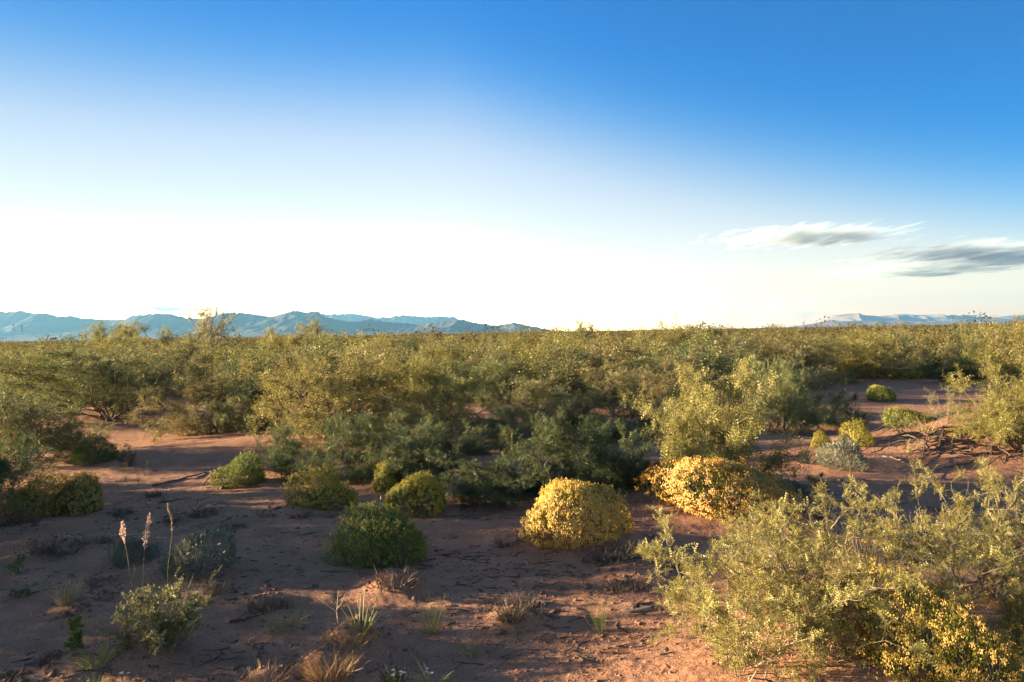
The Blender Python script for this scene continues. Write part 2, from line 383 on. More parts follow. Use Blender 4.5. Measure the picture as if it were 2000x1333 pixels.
mountain('foothill', 'low blue foothills in front of the pale mesa', 9500,
  [(1540, 638.5), (1580, 633), (1600, 629), (1615, 625.5), (1625, 624), (1640, 627), (1700, 625), (1730, 627), (1760, 624), (1800, 627), (1850, 629), (1900, 627), (1950, 625), (2000, 622), (2080, 618)],
  M['rockpink'], 900, 700, 55)

# ------------------------------------------------------------------ air
def closed_box(name, x0, x1, y0, y1, z0, z1):
    V = np.array([(x, y, z) for z in (z0, z1) for y in (y0, y1) for x in (x0, x1)], float)
    F = np.array([(0, 2, 3, 1), (4, 5, 7, 6), (0, 1, 5, 4), (2, 6, 7, 3), (0, 4, 6, 2), (1, 3, 7, 5)])
    o = bpy.data.objects.new(name, mesh_np(name, V, [F])); COL.objects.link(o); return o
hz = closed_box('haze', -15500, 15500, -15500, 15500, -20, 520)
t = NT('haze air'); pv = t.n('ShaderNodeVolumePrincipled'); pv.inputs['Color'].default_value = (.22, .56, 1.0, 1)
pv.inputs['Density'].default_value = 4.5e-5; pv.inputs['Anisotropy'].default_value = 0.3
t.l(pv.outputs[0], t.out.inputs['Volume']); hz.data.materials.append(t.m); setk(hz, 'stuff'); hz['label'] = 'thin blue haze in front of the mountains'
# ------------------------------------------------------------------ plants: generators
def thing(name, label, cat, loc, rz=0.0, sc=(1, 1, 1), group=None):
    o = bpy.data.objects.new(name, None); COL.objects.link(o); o.empty_display_size = 0.2
    o.location = loc; o.rotation_euler = (0, 0, rz); o.scale = sc
    o['label'] = label; o['category'] = cat
    if group: o['group'] = group
    return o
def part(name, me, parent, mat=None, label=None):
    o = bpy.data.objects.new(name, me); COL.objects.link(o); o.parent = parent
    if mat is not None:
        if not me.materials: me.materials.append(mat)
        o.material_slots[0].link = 'OBJECT'; o.material_slots[0].material = mat
    if label: o['label'] = label
    return o

def path(rng, p0, d0, L, n, wander, lift):
    P = [np.array(p0, float)]; d = np.array(d0, float) / np.linalg.norm(d0); st = L / n
    for _ in range(n):
        d = d + rng.normal(size=3) * wander; d[2] += lift; d = d / np.linalg.norm(d)
        P.append(P[-1] + d * st)
    return np.array(P)

def make_mesquite(seed, H, W, stems, branches, twigs, leaves, leaf, leaf_len, droop=0.35, sparse=0.0, low=0.35, tip_only=False, trunk=0.0, wood=1.0, split=False, tw=1.0):
    """a many-stemmed shrub: returns [(wood mesh, foliage mesh), ...], one pair or one for each stem"""
    rng = rngen(seed); out = []; A = Acc(); B = Acc()
    tv, tf = leaf
    for si in range(stems):
        if split and si: A = Acc(); B = Acc()
        az = (si + rng.uniform(-.45, .45)) / stems * 2 * np.pi * 2.618
        rho = math.sqrt((si + .5) / stems) * rng.uniform(.8, 1.05)
        zt = H * math.sqrt(max(1 - .72 * rho ** 2, .1)) * rng.uniform(.84, 1.06)
        if rng.random() < low and rho > .5: zt *= rng.uniform(.25, .6)
        tip = np.array([math.cos(az) * rho * W / 2, math.sin(az) * rho * W / 2, zt])
        base = np.array([math.cos(az), math.sin(az), 0]) * rng.uniform(0, .05) * W; base[2] = -.06
        ctrl = np.array([tip[0] * .45, tip[1] * .45, zt * .52]) + rng.normal(size=3) * .06 * W
        if trunk: ctrl[:2] *= .5; ctrl[2] = max(ctrl[2], trunk * H)
        n = 9; t = np.linspace(0, 1, n)[:, None]
        P = (1 - t) ** 2 * base + 2 * t * (1 - t) * ctrl + t ** 2 * tip
        P[1:] += rng.normal(size=(n - 1, 3)) * .022 * W
        r0 = .0125 * H * rng.uniform(.7, 1.2) * wood
        tube(A, P, r0, r0 * .25, 5)
        lp = []; ld = []
        for bi in range(branches):
            tt = rng.uniform(.22 if not tip_only else .4, 1.0) if bi else 1.0
            f = tt * (n - 1); k = min(int(f), n - 2); p = P[k] + (P[k + 1] - P[k]) * (f - k)
            tan = nrm(P[k + 1] - P[k]); outw = np.array([p[0], p[1], 0]) / (W * .5)
            d = tan * .7 + rng.normal(size=3) * .55 + outw * .5; d[2] += .15
            L = W * rng.uniform(.12, .26) * (1.15 - .35 * tt)
            Bp = path(rng, p, d, L, 5, .22, .05)
            tube(A, Bp, r0 * .38, r0 * .12, 3)
            for ti in range(twigs):
                q = rng.uniform(.15, 1.0) if ti else 1.0
                f = q * 5; k = min(int(f), 4); p2 = Bp[k] + (Bp[k + 1] - Bp[k]) * (f - k)
                d2 = nrm(Bp[k + 1] - Bp[k]) * .6 + rng.normal(size=3) * .6; d2[2] += .25
                Lt = W * rng.uniform(.05, .125) * tw
                Tp = path(rng, p2, d2, Lt, 3, .25, -.05)
                if p2[2] < .02 * H: continue
                tube(A, Tp, r0 * .13, r0 * .05, 3)
                if rng.random() < sparse: continue
                m = max(1, int(leaves * rng.uniform(.6, 1.4)))
                fq = rng.uniform(0, 1, m) * 3; kk = np.minimum(fq.astype(int), 2)
                lp.append(Tp[kk] + (Tp[kk + 1] - Tp[kk]) * (fq - kk)[:, None])
                dd = nrm(Tp[kk + 1] - Tp[kk]) * .5 + rng.normal(size=(m, 3)) * .75
                dd[:, 2] += .1 - droop * rng.uniform(.2, 1.4, m)
                ld.append(dd)
        if lp:
            lp = np.concatenate(lp); ld = np.concatenate(ld); keep = lp[:, 2] > .01
            lp = lp[keep]; ld = ld[keep]
            scatter_tpl(B, tv, tf, lp, ld, leaf_len * rng.uniform(.65, 1.25, len(lp)), rng, (0, 0, 1), .7)
        if split: out.append((A.mesh('stem'), B.mesh('foliage') if B.V else None))
    if not split: out.append((A.mesh('branches'), B.mesh('foliage')))
    return out

def make_dome(seed, nl, clumps, per, leaf_len, fl, asp=.62, lump=.13, fl_low=.15, spiky=0.0, fw=.16, flower_scale=1.0):
    """a rounded bush of unit radius: leaves, flower heads, stems"""
    rng = rngen(seed); L = Acc(); Fm = Acc(); A = Acc()
    k = rng.normal(size=(14, 3)); k = nrm(k); ph = rng.uniform(.05, .16, 14) * lump / .13
    def rad(d):
        w = np.exp((d @ k.T - 1) * 9)
        return .86 + (w * ph).sum(1) * 1.2
    def dirs(n, zmin):
        z = rng.uniform(zmin, 1, n); a = rng.uniform(0, 2 * np.pi, n); s = np.sqrt(np.maximum(1 - z * z, 0))
        return np.stack([s * np.cos(a), s * np.sin(a), z], 1)
    sq = np.array([1, 1, asp * 1.15])
    def place(d, r):   # the widest ring sits a little above the ground
        p = d * (rad(d) * r)[:, None] * sq; p[:, 2] += .17 * asp
        low = p[:, 2] < .12; p[low, :2] *= (0.80 + .2 * np.clip(p[low, 2:3] / .12, 0, 1)); return p
    ns = 340; sd = dirs(ns, -.1); sr = 1 + rng.exponential(.028, ns); per_s = nl // (2 * ns); si = np.repeat(np.arange(ns), per_s); m = len(si)
    base = place(sd, sr)[si]; out = nrm(sd + np.array([0, 0, .5]))[si]
    q = base - out * rng.uniform(0, .17, m)[:, None] + rng.normal(size=(m, 3)) * .022
    q[:, 2] = np.maximum(q[:, 2], .01)
    scatter_tpl(L, DIA_V * np.array([fw * 2, 1, 1]), DIA_F, q, out + rng.normal(size=(m, 3)) * .5, leaf_len * rng.uniform(.5, 1.1, m), rng)
    nl = nl // 2
    d = dirs(nl, -.18); r = .95 - rng.exponential(.09, nl); r = np.clip(r, .35, 1.02)
    p = place(d, r); p[:, 2] = np.maximum(p[:, 2], .01)
    dd = d * .7 + rng.normal(size=d.shape) * .55; dd[:, 2] += .55
    scatter_tpl(L, DIA_V * np.array([fw * 2, 1, 1]), DIA_F, p, dd, leaf_len * rng.uniform(.6, 1.3, nl), rng)
    if clumps:
        c = dirs(clumps, fl_low - .1); cr = 1.01 + rng.normal(0, .026, clumps) + spiky * rng.exponential(.05, clumps); cp = place(c, cr)
        n = clumps * per; ci = np.repeat(np.arange(clumps), per)
        off = rng.normal(size=(n, 3)) * np.array([.032, .032, .02]) * flower_scale + c[ci] * rng.normal(0, .012, n)[:, None]
        q = cp[ci] + off
        scatter_tpl(Fm, OCT_V[:, [0, 2, 1]] * np.array([1, .8, 1]), HALF_F[:, ::-1], q, c[ci] + rng.normal(size=(n, 3)) * .3, fl * rng.uniform(.6, 1.35, n), rng)
    for i in range(60):
        dv = dirs(1, .1)[0]; e = place(dv[None], np.array([.95]))[0]; b = np.array([rng.normal() * .05, rng.normal() * .05, 0])
        t = np.linspace(0, 1, 5)[:, None]; P = b + (e - b) * t + np.array([dv[0], dv[1], 0]) * .12 * np.sin(t * np.pi)
        tube(A, P, .010, .004, 3)
    return A.mesh('stems'), L.mesh('foliage'), (Fm.mesh('flowers') if clumps else None)

def blades(acc, rng, n, h, spread, lean, width, curve=.25, base_r=.3, seg=3):
    a = rng.uniform(0, 2 * np.pi, n); rr = np.sqrt(rng.uniform(0, 1, n)) * spread
    b = np.stack([np.cos(a) * rr, np.sin(a) * rr, np.full(n, -.01)], 1)
    a2 = a + rng.normal(0, .7, n); ln = np.abs(rng.normal(0, lean, n)); hh = h * rng.uniform(.5, 1.15, n)
    d = nrm(np.stack([np.cos(a2) * ln, np.sin(a2) * ln, np.ones(n)], 1))
    side = nrm(np.cross(d, rng.normal(size=(n, 3))))
    V = []
    for k in range(seg + 1):
        t = k / seg; p = b + d * (hh * t)[:, None] + np.stack([np.cos(a2), np.sin(a2), np.full(n, -.4)], 1) * (hh * curve * t * t)[:, None]
        w = width * (1 - t * .85) / 2; V += [p - side * w, p + side * w]
    V = np.stack(V, 1).reshape(-1, 3); m = 2 * (seg + 1)
    Q = np.concatenate([np.array([[2 * k, 2 * k + 1, 2 * k + 3, 2 * k + 2]]) for k in range(seg)])
    acc.add(V, (Q[None] + (np.arange(n) * m)[:, None, None]).reshape(-1, 4))

def place_px(px, base, wpx, top):
    """position and size in metres of something standing at (px, base) in the photograph, wpx wide, reaching up to top"""
    x, y, z = at(px, base); return (x, y, z), wpx / FPX * y, (base - top) / FPX * y

LEAF0 = leaf_tpl(4, .40, .075, .6)
LEAF1 = leaf_tpl(3, .40, .075)
LEAF2 = leaf_tpl(2, .46, .12)

# ------------------------------------------------------------------ the two mesquites at the front right
def hero(label, px, base, wpx, top, seed, stems, rz, mat, branches=9, twigs=8, leaves=11, **kw):
    (x, y, z), W, H = place_px(px, base, wpx, top)
    pr = make_mesquite(seed, H, W, stems, branches, twigs, leaves, LEAF0, .075, droop=.25, split=True, wood=.9, tw=.85, **kw)
    t = thing('mesquite_bush', label, 'bush', (x, y, z), rz, group='mesquite bushes')
    for a, b in pr:
        st = part('stem', a, t, M['bark'])
        if b is not None: part('foliage', b, st, mat)
    return t
def near_hero(label, x, y, W, H, seed, stems, mat, rz=0, **kw):
    pr = make_mesquite(seed, H, W, stems, kw.pop('branches', 10), kw.pop('twigs', 8), kw.pop('leaves', 11), LEAF0, .046, droop=-.1, split=True, wood=1.2, tw=.5, sparse=.2, **kw)
    t = thing('mesquite_bush', label, 'bush', (x, y, float(gz(x, y)) - .02), rz, group='mesquite bushes')
    for a, b in pr:
        st = part('stem', a, t, M['barkpale'])
        if b is not None: part('foliage', b, st, mat)
    return t
near_hero('sunlit thorny mesquite at the bottom right with reddish lit sand beside it', 1.85, 4.95, 1.95, .62, 101, 12, M['mesq_front'], low=.5, branches=9)
near_hero('low leafy mesquite shoots along the bottom edge at the right', 1.30, 4.50, 1.3, .44, 103, 11, M['mesq_front'], low=.2, branches=6, twigs=6)
near_hero('low mesquite shoots in the corner between the flower bushes', 1.78, 4.5, 1.0, .36, 104, 8, M['mesq_front'], low=.2, branches=6, twigs=6)
near_hero('bushy mesquite at the lower right edge behind the yellow flower heads', 3.35, 5.5, 2.1, .64, 102, 14, M['mesq_front'], rz=1.1, low=.4)

# ------------------------------------------------------------------ mesquites of the middle distance
def extent(me):
    co = np.empty(len(me.vertices) * 3, np.float32); me.vertices.foreach_get('co', co); co = co.reshape(-1, 3)
    return float(np.percentile(co[:, 2], 98.5)), float(np.percentile(np.hypot(co[:, 0], co[:, 1]), 95) * 2)
MESQ = []
for s_, (H, W, st, br, tg, lv, kw) in enumerate([
        (1.5, 2.7, 14, 9, 8, 9, dict(low=.6)), (1.5, 2.5, 13, 9, 8, 9, dict(low=.65, droop=.5)), (1.6, 2.9, 14, 9, 8, 9, dict(low=.55)),
        (1.4, 2.4, 13, 9, 8, 9, dict(low=.65, droop=.6)), (1.5, 2.6, 12, 9, 8, 9, dict(low=.5, droop=.15))]):
    pr = make_mesquite(200 + s_, H, W, st, br, tg, int(lv * 1.5), LEAF1, .095, **kw)[0]
    MESQ.append((pr[0], pr[1], *extent(pr[1])))
FAR = []
for s_ in range(5):
    kw = [dict(low=.6), dict(low=.65), dict(low=.5), dict(low=.55), dict(low=.4, sparse=.15)][s_]
    pr = make_mesquite(300 + s_, 1.5, 2.6, 11, 8, 8, 7, LEAF2, .13, **kw)[0]
    FAR.append((pr[0], pr[1], *extent(pr[1])))
SPARSE = make_mesquite(401, 2.6, 2.5, 9, 9, 7, 7, LEAF1, .11, sparse=.12, low=0, trunk=.35, droop=0., wood=1.4)[0]

def mesquite(label, loc, W, H, var, mat, rz, group='mesquite bushes', bank=None, depth=1.0):
    me = (bank or MESQ)[var % len(bank or MESQ)]
    t = thing('mesquite_bush', label, 'bush', loc, rz, (W / me[3], W / me[3] * depth, H / me[2]), group)
    part('branches', me[0], t, M['bark']); part('foliage', me[1], t, M[mat]); return t

BUSHES = [  # px, base y, width, top y, variant, colour, label
 (640, 858, 330, 697, 0, 'mesq_front', 'large sunlit golden mesquite left of centre with drooping branches'),
 (835, 850, 260, 700, 2, 'mesq_gold', 'wide golden mesquite just right of the large sunlit one'),
 (410, 848, 230, 728, 1, 'mesq_tan', 'greyish mesquite with tan dry grass at its foot'),
 (215, 818, 330, 672, 0, 'mesq_grey', 'broad olive mesquite behind the open sand at the left'),
 (50, 905, 270, 772, 0, 'mesq_grey', 'dark mesquite cut by the left edge of the picture'),
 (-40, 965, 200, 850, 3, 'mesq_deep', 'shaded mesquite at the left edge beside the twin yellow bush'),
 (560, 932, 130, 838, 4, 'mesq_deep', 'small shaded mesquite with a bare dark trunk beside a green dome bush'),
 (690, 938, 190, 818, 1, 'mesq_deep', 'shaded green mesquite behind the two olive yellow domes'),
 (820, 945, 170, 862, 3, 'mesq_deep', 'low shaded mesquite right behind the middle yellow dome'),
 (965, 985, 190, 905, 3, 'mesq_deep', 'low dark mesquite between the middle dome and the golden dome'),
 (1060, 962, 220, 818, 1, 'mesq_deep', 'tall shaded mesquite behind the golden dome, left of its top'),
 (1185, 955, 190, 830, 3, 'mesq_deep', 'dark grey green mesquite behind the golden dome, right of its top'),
 (1050, 838, 230, 745, 4, 'mesq_tan', 'pale tan mesquite at the centre of the scrub'),
 (1220, 848, 270, 722, 1, 'mesq_tan', 'large tan and olive mesquite right of centre'),
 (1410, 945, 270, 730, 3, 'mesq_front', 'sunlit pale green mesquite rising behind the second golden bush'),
 (1530, 845, 170, 705, 0, 'mesq_grey', 'olive mesquite behind the sunlit pale green one'),
 (1640, 835, 110, 768, 1, 'mesq_deep', 'small dark mesquite beside the open sand at the right'),
 (1990, 862, 240, 715, 0, 'mesq_gold', 'mesquite on a sand mound with bared roots at the right edge'),
 (1450, 760, 330, 655, 0, 'mesq_tan', 'wide olive mesquite in the scrub right of centre'),
 (1640, 742, 260, 662, 2, 'mesq_gold', 'olive mesquite behind the open patch of sand at the right'),
 (1860, 748, 130, 700, 3, 'mesq_deep', 'dark rounded mesquite at the back of the right sand patch'),
 (560, 770, 180, 655, 1, 'mesq_gold', 'brown olive mesquite behind the large sunlit one'),
 (760, 745, 250, 662, 4, 'mesq_tan', 'tan mesquite in the second row left of centre'),
 (960, 790, 170, 700, 2, 'mesq_grey', 'grey olive mesquite in the middle of the scrub'),
 (1090, 752, 220, 662, 0, 'mesq_gold', 'golden brown mesquite in the second row at the centre'),
 (60, 790, 210, 700, 4, 'mesq_gold', 'golden mesquite standing behind the dark one at the left edge'),
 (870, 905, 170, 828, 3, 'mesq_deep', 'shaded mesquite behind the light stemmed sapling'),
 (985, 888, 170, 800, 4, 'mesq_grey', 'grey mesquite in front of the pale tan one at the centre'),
 (1125, 868, 160, 786, 1, 'mesq_tan', 'tan mesquite in front of the large tan and olive one'),
 (760, 895, 180, 812, 3, 'mesq_grey', 'shaded mesquite at the foot of the wide golden one'),
 (480, 845, 150, 750, 4, 'mesq_grey', 'grey olive mesquite between the greyish one and the large sunlit one'),
 (335, 765, 190, 668, 3, 'mesq_tan', 'tan green mesquite behind the greyish one at the left'),
 (1320, 800, 200, 700, 4, 'mesq_tan', 'tan mesquite left of the sunlit pale green one'),
]
PLACED = []
rg = rngen(5)
for (px, b, w, tp, v, mt, lab) in BUSHES:
    loc, W, H = place_px(px, b, w, tp)
    mesquite(lab, loc, W * 1.1, H, v, mt, rg.uniform(0, 6.28)); PLACED.append((loc[0], loc[1], W * .42))

# dark tall shrubs and one open, half bare mesquite that stand above the skyline
for (px, b, w, tp, v, mt, lab) in [(205, 715, 110, 634, 1, 'mesq_gold', 'tall dark shrub against the blue mountains, left one of the pair'),
                                    (275, 718, 130, 638, 3, 'mesq_gold', 'tall dark shrub against the blue mountains, right one of the pair'),
                                    (1137, 690, 70, 628, 2, 'mesq_grey', 'dark shrub on the skyline at the right end of the blue mountains'),
                                    (600, 715, 120, 632, 4, 'mesq_tan', 'brown topped shrub below the notch of the blue mountains')]:
    loc, W, H = place_px(px, b, w, tp); mesquite(lab, loc, W, H, v, mt, rg.uniform(0, 6.28)); PLACED.append((loc[0], loc[1], W * .4))
loc, W, H = place_px(412, 706, 100, 600)
t = thing('mesquite_tree', 'tall half bare mesquite with open crown against the blue mountains', 'tree', loc, .6, (W / extent(SPARSE[1])[1], W / extent(SPARSE[1])[1], H / extent(SPARSE[1])[0]))
part('trunk', SPARSE[0], t, M['barkpale']); part('crown', SPARSE[1], t, M['mesq_tan'])

# bushes outside the picture at the left whose shade lies over the sand
for (x, y, W, H, v, lab) in [(-6.9, 8.6, 2.6, 1.55, 0, 'mesquite beyond the left edge shading the sand'), (-9.3, 10.2, 3.2, 1.7, 2, 'second mesquite beyond the left edge shading the sand'),
                        (-11.5, 8.6, 3.2, 1.8, 1, 'farthest mesquite beyond the left edge'), (-6.1, 7.1, 2.3, 1.12, 3, 'low mesquite beyond the left edge, in front of the others'), (-6.6, 5.7, 2.3, 1.02, 0, 'lowest mesquite beyond the left edge, nearest the camera')]:
    mesquite(lab, (x, y, float(gz(x, y))), W, H, v, 'mesq_grey', v * 2.0); PLACED.append((x, y, W * .4))

# ------------------------------------------------------------------ the scrub behind, bush by bush and then as a mass
def to_px(x, y, z):
    v = CAM_ROT.transposed() @ Vector((x, y, z - EYE)); return 1000 + v.x / -v.z * FPX, 666.5 - v.y / -v.z * FPX
def open_sand(px, py):
    if 1680 < px < 1900 and py > 733: return True
    if 1090 < px < 1260 and 712 < py < 748: return True
    return False
rg = rngen(77); nfar = 0; grid = []; tries = 0
LIM = np.array([[-120, 790], [300, 775], [480, 790], [900, 800], [1300, 800], [1480, 770], [1650, 745], [1900, 735], [2120, 760]], float)
SECT = [(-300, 330, 'at the far left'), (330, 700, 'left of centre'), (700, 1090, 'at the centre'), (1090, 1540, 'right of centre'), (1540, 2400, 'at the far right')]
ORD = ['leftmost', 'second from left', 'third from left', 'fourth from left', 'fifth from left', 'sixth from left', 'seventh from left', 'eighth from left', 'ninth from left', 'tenth from left', 'eleventh from left', 'twelfth from left']
def order_labels(items, fmt):
    """items: (key words, px, object); numbers look-alikes from left to right"""
    by = {}
    for k, px, o in items: by.setdefault(k, []).append((px, o))
    for k, v in by.items():
        v.sort(key=lambda q: q[0])
        for i, (px, o) in enumerate(v):
            o['label'] = fmt(k, ('the only one' if len(v) == 1 else ('rightmost' if i == len(v) - 1 else ORD[min(i, 11)])))
TONE = [('mesq_gold', 'golden'), ('mesq_tan', 'tan'), ('mesq_grey', 'grey green'), ('mesq_deep', 'dark green')]
cand = []
while len(cand) < 1900 and tries < 60000:
    tries += 1
    r = 13 * (150 / 13) ** (rg.random() ** .62); a = R(rg.uniform(-36, 36)); x = r * math.sin(a); y = r * math.cos(a)
    px, py = to_px(x, y, 0)
    if py > np.interp(px, LIM[:, 0], LIM[:, 1]) or open_sand(px, py): continue
    W = rg.uniform(2.0, 3.7)
    if any((x - q[0]) ** 2 + (y - q[1]) ** 2 < (q[2] + W * .2) ** 2 for q in PLACED): continue
    PLACED.append((x, y, W * .27)); cand.append((r, x, y, W, px))
cand.sort()
near_set = cand[:262]; rest = cand[262:]; items = []
for (r, x, y, W, px) in near_set:
    H = min(W * rg.uniform(.40, .56), 1.6)
    if r > 30 and px > 480 and rg.random() < .17: H = rg.uniform(1.7, 2.2)
    k = int(rg.choice(4, p=[.4, .3, .2, .1])); sec = [q[2] for q in SECT if q[0] <= px < q[1]][0]
    band = ['first', 'second', 'third', 'fourth', 'fifth', 'sixth'][min(int(len(items) / 262 * 6), 5)]
    o = mesquite('x', (x, y, float(gz(x, y))), W, H, int(rg.integers(5)), TONE[k][0], rg.uniform(0, 6.28), 'scrub mesquites ' + sec, FAR if r > 19 else MESQ)
    items.append(((TONE[k][1], band, sec), px, o))
order_labels(items, lambda k, q: '%s mesquite in the %s scrub row %s, %s' % (k[0], k[1], k[2], q))

def scrub_mass():
    rng = rngen(9); L = Acc(); A = Acc()
    def one(x, y, W, H, n, q):
        z0 = float(gz(x, y)); az = rng.uniform(0, 2 * np.pi, n); rho = np.sqrt(rng.uniform(0, 1, n)) * rng.uniform(.75, 1.1, n)
        zz = H * np.sqrt(np.maximum(1 - .7 * rho ** 2, .05)) * (1 - rng.exponential(.25, n)); zz = np.clip(zz, .05, None)
        P = np.stack([x + np.cos(az) * rho * W / 2, y + np.sin(az) * rho * W / 2, z0 + zz], 1)
        d = rng.normal(size=(n, 3)); d[:, 2] += .5
        scatter_tpl(L, DIA_V * np.array([.45, 1, 1]), DIA_F, P, d, q * rng.uniform(.6, 1.4, n), rng)
    for (r, x, y, W, px) in rest: one(x, y, W, W * rng.uniform(.42, .62) if rng.random() > .16 else rng.uniform(1.9, 2.8), 150, .2)
    for _ in range(2600):
        r = 140 * (1500 / 140) ** (rng.random() ** .8); a = R(rng.uniform(-36, 36))
        one(r * math.sin(a), r * math.cos(a), rng.uniform(2.5, 6) * (1 + r / 500), rng.uniform(1.0, 1.9) * (1 + r / 2500), 40, .26 * (1 + r / 260))
    o = bpy.data.objects.new('distant_scrub', L.mesh('distant_scrub')); COL.objects.link(o); o.data.materials.append(M['scrub_far'])
    o['label'] = 'olive brown scrub running to the horizon'; setk(o, 'stuff')
scrub_mass()

# ------------------------------------------------------------------ rounded flowering bushes
DOME_GOLD = make_dome(501, 8000, 1000, 15, .06, .0145, .60, .2, fl_low=-.05, spiky=.3)
DOME_GOLD2 = make_dome(502, 8000, 850, 15, .07, .0145, .55, .38, fl_low=-.05, spiky=.9)
DOME_OLIVE = make_dome(503, 11000, 760, 9, .06, .018, .58, .2, fl_low=0, spiky=.4)
DOME_OLIVE2 = make_dome(504, 11000, 700, 9, .065, .018, .55, .3, fl_low=0, spiky=.6)
DOME_GREEN = make_dome(505, 15000, 560, 7, .07, .014, .58, .2, fl_low=.1, spiky=.5)
DOME_LOOSE = make_dome(507, 7000, 330, 24, .075, .013, .58, .55, fl_low=0, spiky=2.2, flower_scale=1.25)
DOME_PLAIN = make_dome(506, 11000, 160, 6, .075, .011, .58, .28, fl_low=.2, spiky=.5)
def dome(label, px, base, wpx, top, dm, leaf, flower, rz=0, group='rounded flowering bushes'):
    (x, y, z), W, H = place_px(px, base, wpx, top)
    y += W * .32
    hu = max(v.co.z for v in dm[1].vertices) * .97
    t = thing('flowering_bush', label, 'bush', (x * (y / (y - W * .32)), y, float(gz(x, y)) - .03), rz, (W / 2.22, W / 2.22, (H * .93 + .02) / hu), group)
    part('stems', dm[0], t, M['barkpale']); part('foliage', dm[1], t, M[leaf])
    if dm[2]: part('flowers', dm[2], t, M[flower])
    return t
dome('dome bush covered in cream gold flowers standing on open sand right of centre', 1131, 1064, 208, 940, DOME_GOLD, 'snake_leaf', 'fl_gold', .4)
dome('sprawling golden flowered bush below the sunlit pale green mesquite', 1420, 1018, 240, 898, DOME_GOLD2, 'snake_leaf', 'fl_gold', 1.0)
dome('green dome bush in front, nearest of the round bushes on the sand', 753, 1108, 176, 988, DOME_GREEN, 'snake_green', 'fl_green', .2)
dome('olive yellow dome bush behind the nearest green dome', 815, 1006, 136, 926, DOME_OLIVE, 'snake_leaf', 'fl_yellow', 2.0)
dome('olive yellow dome bush left of the nearest green dome', 632, 994, 120, 918, DOME_OLIVE2, 'snake_leaf', 'fl_yellow', 3.1)
dome('plain green dome bush beside the small dark mesquite trunk', 474, 952, 96, 878, DOME_PLAIN, 'snake_green', 'fl_green', 1.0)
dome('small dark green dome bush on the sand at the left', 180, 908, 96, 850, DOME_PLAIN, 'snake_green', 'fl_green', 2.5)
dome('left half of the yellow flowered twin bush at the left edge', 75, 1012, 130, 922, DOME_OLIVE2, 'snake_leaf', 'fl_gold', .7)
dome('right half of the yellow flowered twin bush at the left edge', 158, 1006, 92, 918, DOME_OLIVE, 'snake_leaf', 'fl_gold', 1.7)
dome('yellow topped dome bush, nearer of the two on the right sand patch', 1776, 833, 84, 790, DOME_GREEN, 'snake_green', 'fl_green', .3)
dome('green dome bush, farther of the two on the right sand patch', 1721, 784, 62, 749, DOME_GREEN, 'snake_green', 'fl_yellow', 1.3)
dome('yellow flowered bush between the grey bush and the right sand patch', 1677, 872, 58, 822, DOME_OLIVE2, 'snake_leaf', 'fl_yellow', 2.2)
dome('tiny yellow flowered bush left of the grey bush', 1602, 874, 38, 840, DOME_OLIVE, 'snake_leaf', 'fl_yellow', 2.9)
dome('yellowish bush at the back of the right sand patch', 1772, 742, 66, 708, DOME_OLIVE2, 'snake_leaf', 'fl_yellow', .9)
dome('green yellow bush tucked in front of the shaded green mesquite', 752, 960, 60, 900, DOME_OLIVE2, 'snake_green', 'fl_yellow', 1.9)
dome('green bush at the right end of the shaded mesquites', 1240, 955, 70, 890, DOME_PLAIN, 'snake_green', 'fl_green', .5)
dome('yellow flower bush in the bottom right corner, left one', 1800, 1330, 250, 1120, DOME_LOOSE, 'snake_leaf', 'fl_ochre', .5)
dome('cream flower bush in the bottom right corner, lowest one', 1945, 1390, 200, 1215, DOME_LOOSE, 'snake_leaf', 'fl_gold', 1.5)
dome('cream flower bush cut by the right edge of the picture', 2040, 1290, 130, 1120, DOME_LOOSE, 'snake_leaf', 'fl_gold', 2.5)

# ------------------------------------------------------------------ grey sage bushes and small shrubs
SAGE = [make_dome(520 + k, 6000, 0, 0, .11, 0, .6, .3, fw=.11) for k in range(2)]
def sage(label, px, base, wpx, top, k, mat, rz=0):
    (x, y, z), W, H = place_px(px, base, wpx, top); y += W * .3
    t = thing('sage_bush', label, 'bush', (x, y, float(gz(x, y)) - .03), rz, (W / 2.25, W / 2.25, H * .85 / .95), 'low grey bushes')
    part('stems', SAGE[k][0], t, M['grey_wood']); part('foliage', SAGE[k][1], t, M[mat]); return t
sage('silvery grey bush on the sand behind the pink grass plumes', 372, 1130, 150, 1032, 0, 'sage', .3)
sage('small grey bush with yellow flower dots left of the silvery one', 250, 1104, 88, 1040, 1, 'sage', 1.3)
sage('grey brown bush on the sand at the right', 1660, 918, 100, 858, 0, 'sage', 2.3)
sage('low grey shrub in shade right of the sprawling golden bush', 1560, 970, 70, 930, 1, 'sage', .8)
def twiggy(label, px, base, wpx, top, seed, mat, n=5, leaves=9, name='small_shrub', wood='barkpale', leaf_len=.05):
    (x, y, z), W, H = place_px(px, base, wpx, top)
    pr = make_mesquite(seed, H, W, n, 7, 6, leaves, LEAF1 if leaf_len > .03 else (DIA_V * np.array([.5, 1, 1]), DIA_F), leaf_len, droop=.0, low=.5, wood=.8, tw=1.0)[0]
    eh, ew = extent(pr[1]); t = thing(name, label, 'shrub', (x, y, z), 0, (W / ew, W / ew, H / eh), group='small shrubs on the sand')
    part('branches', pr[0], t, M[wood]); part('foliage', pr[1], t, M[mat]); return t
twiggy('sunlit pale green leafy shrub at the lower left', 312, 1268, 190, 1150, 601, 'pale_leaf', 16, 24, leaf_len=.018)
twiggy('thin yellow green upright weed left of the sunlit pale shrub', 150, 1268, 42, 1205, 602, 'grass', 8, 12, leaf_len=.018)
twiggy('light stemmed sapling in front of the shaded mesquites', 890, 915, 80, 838, 603, 'pale_leaf', 4, 6)
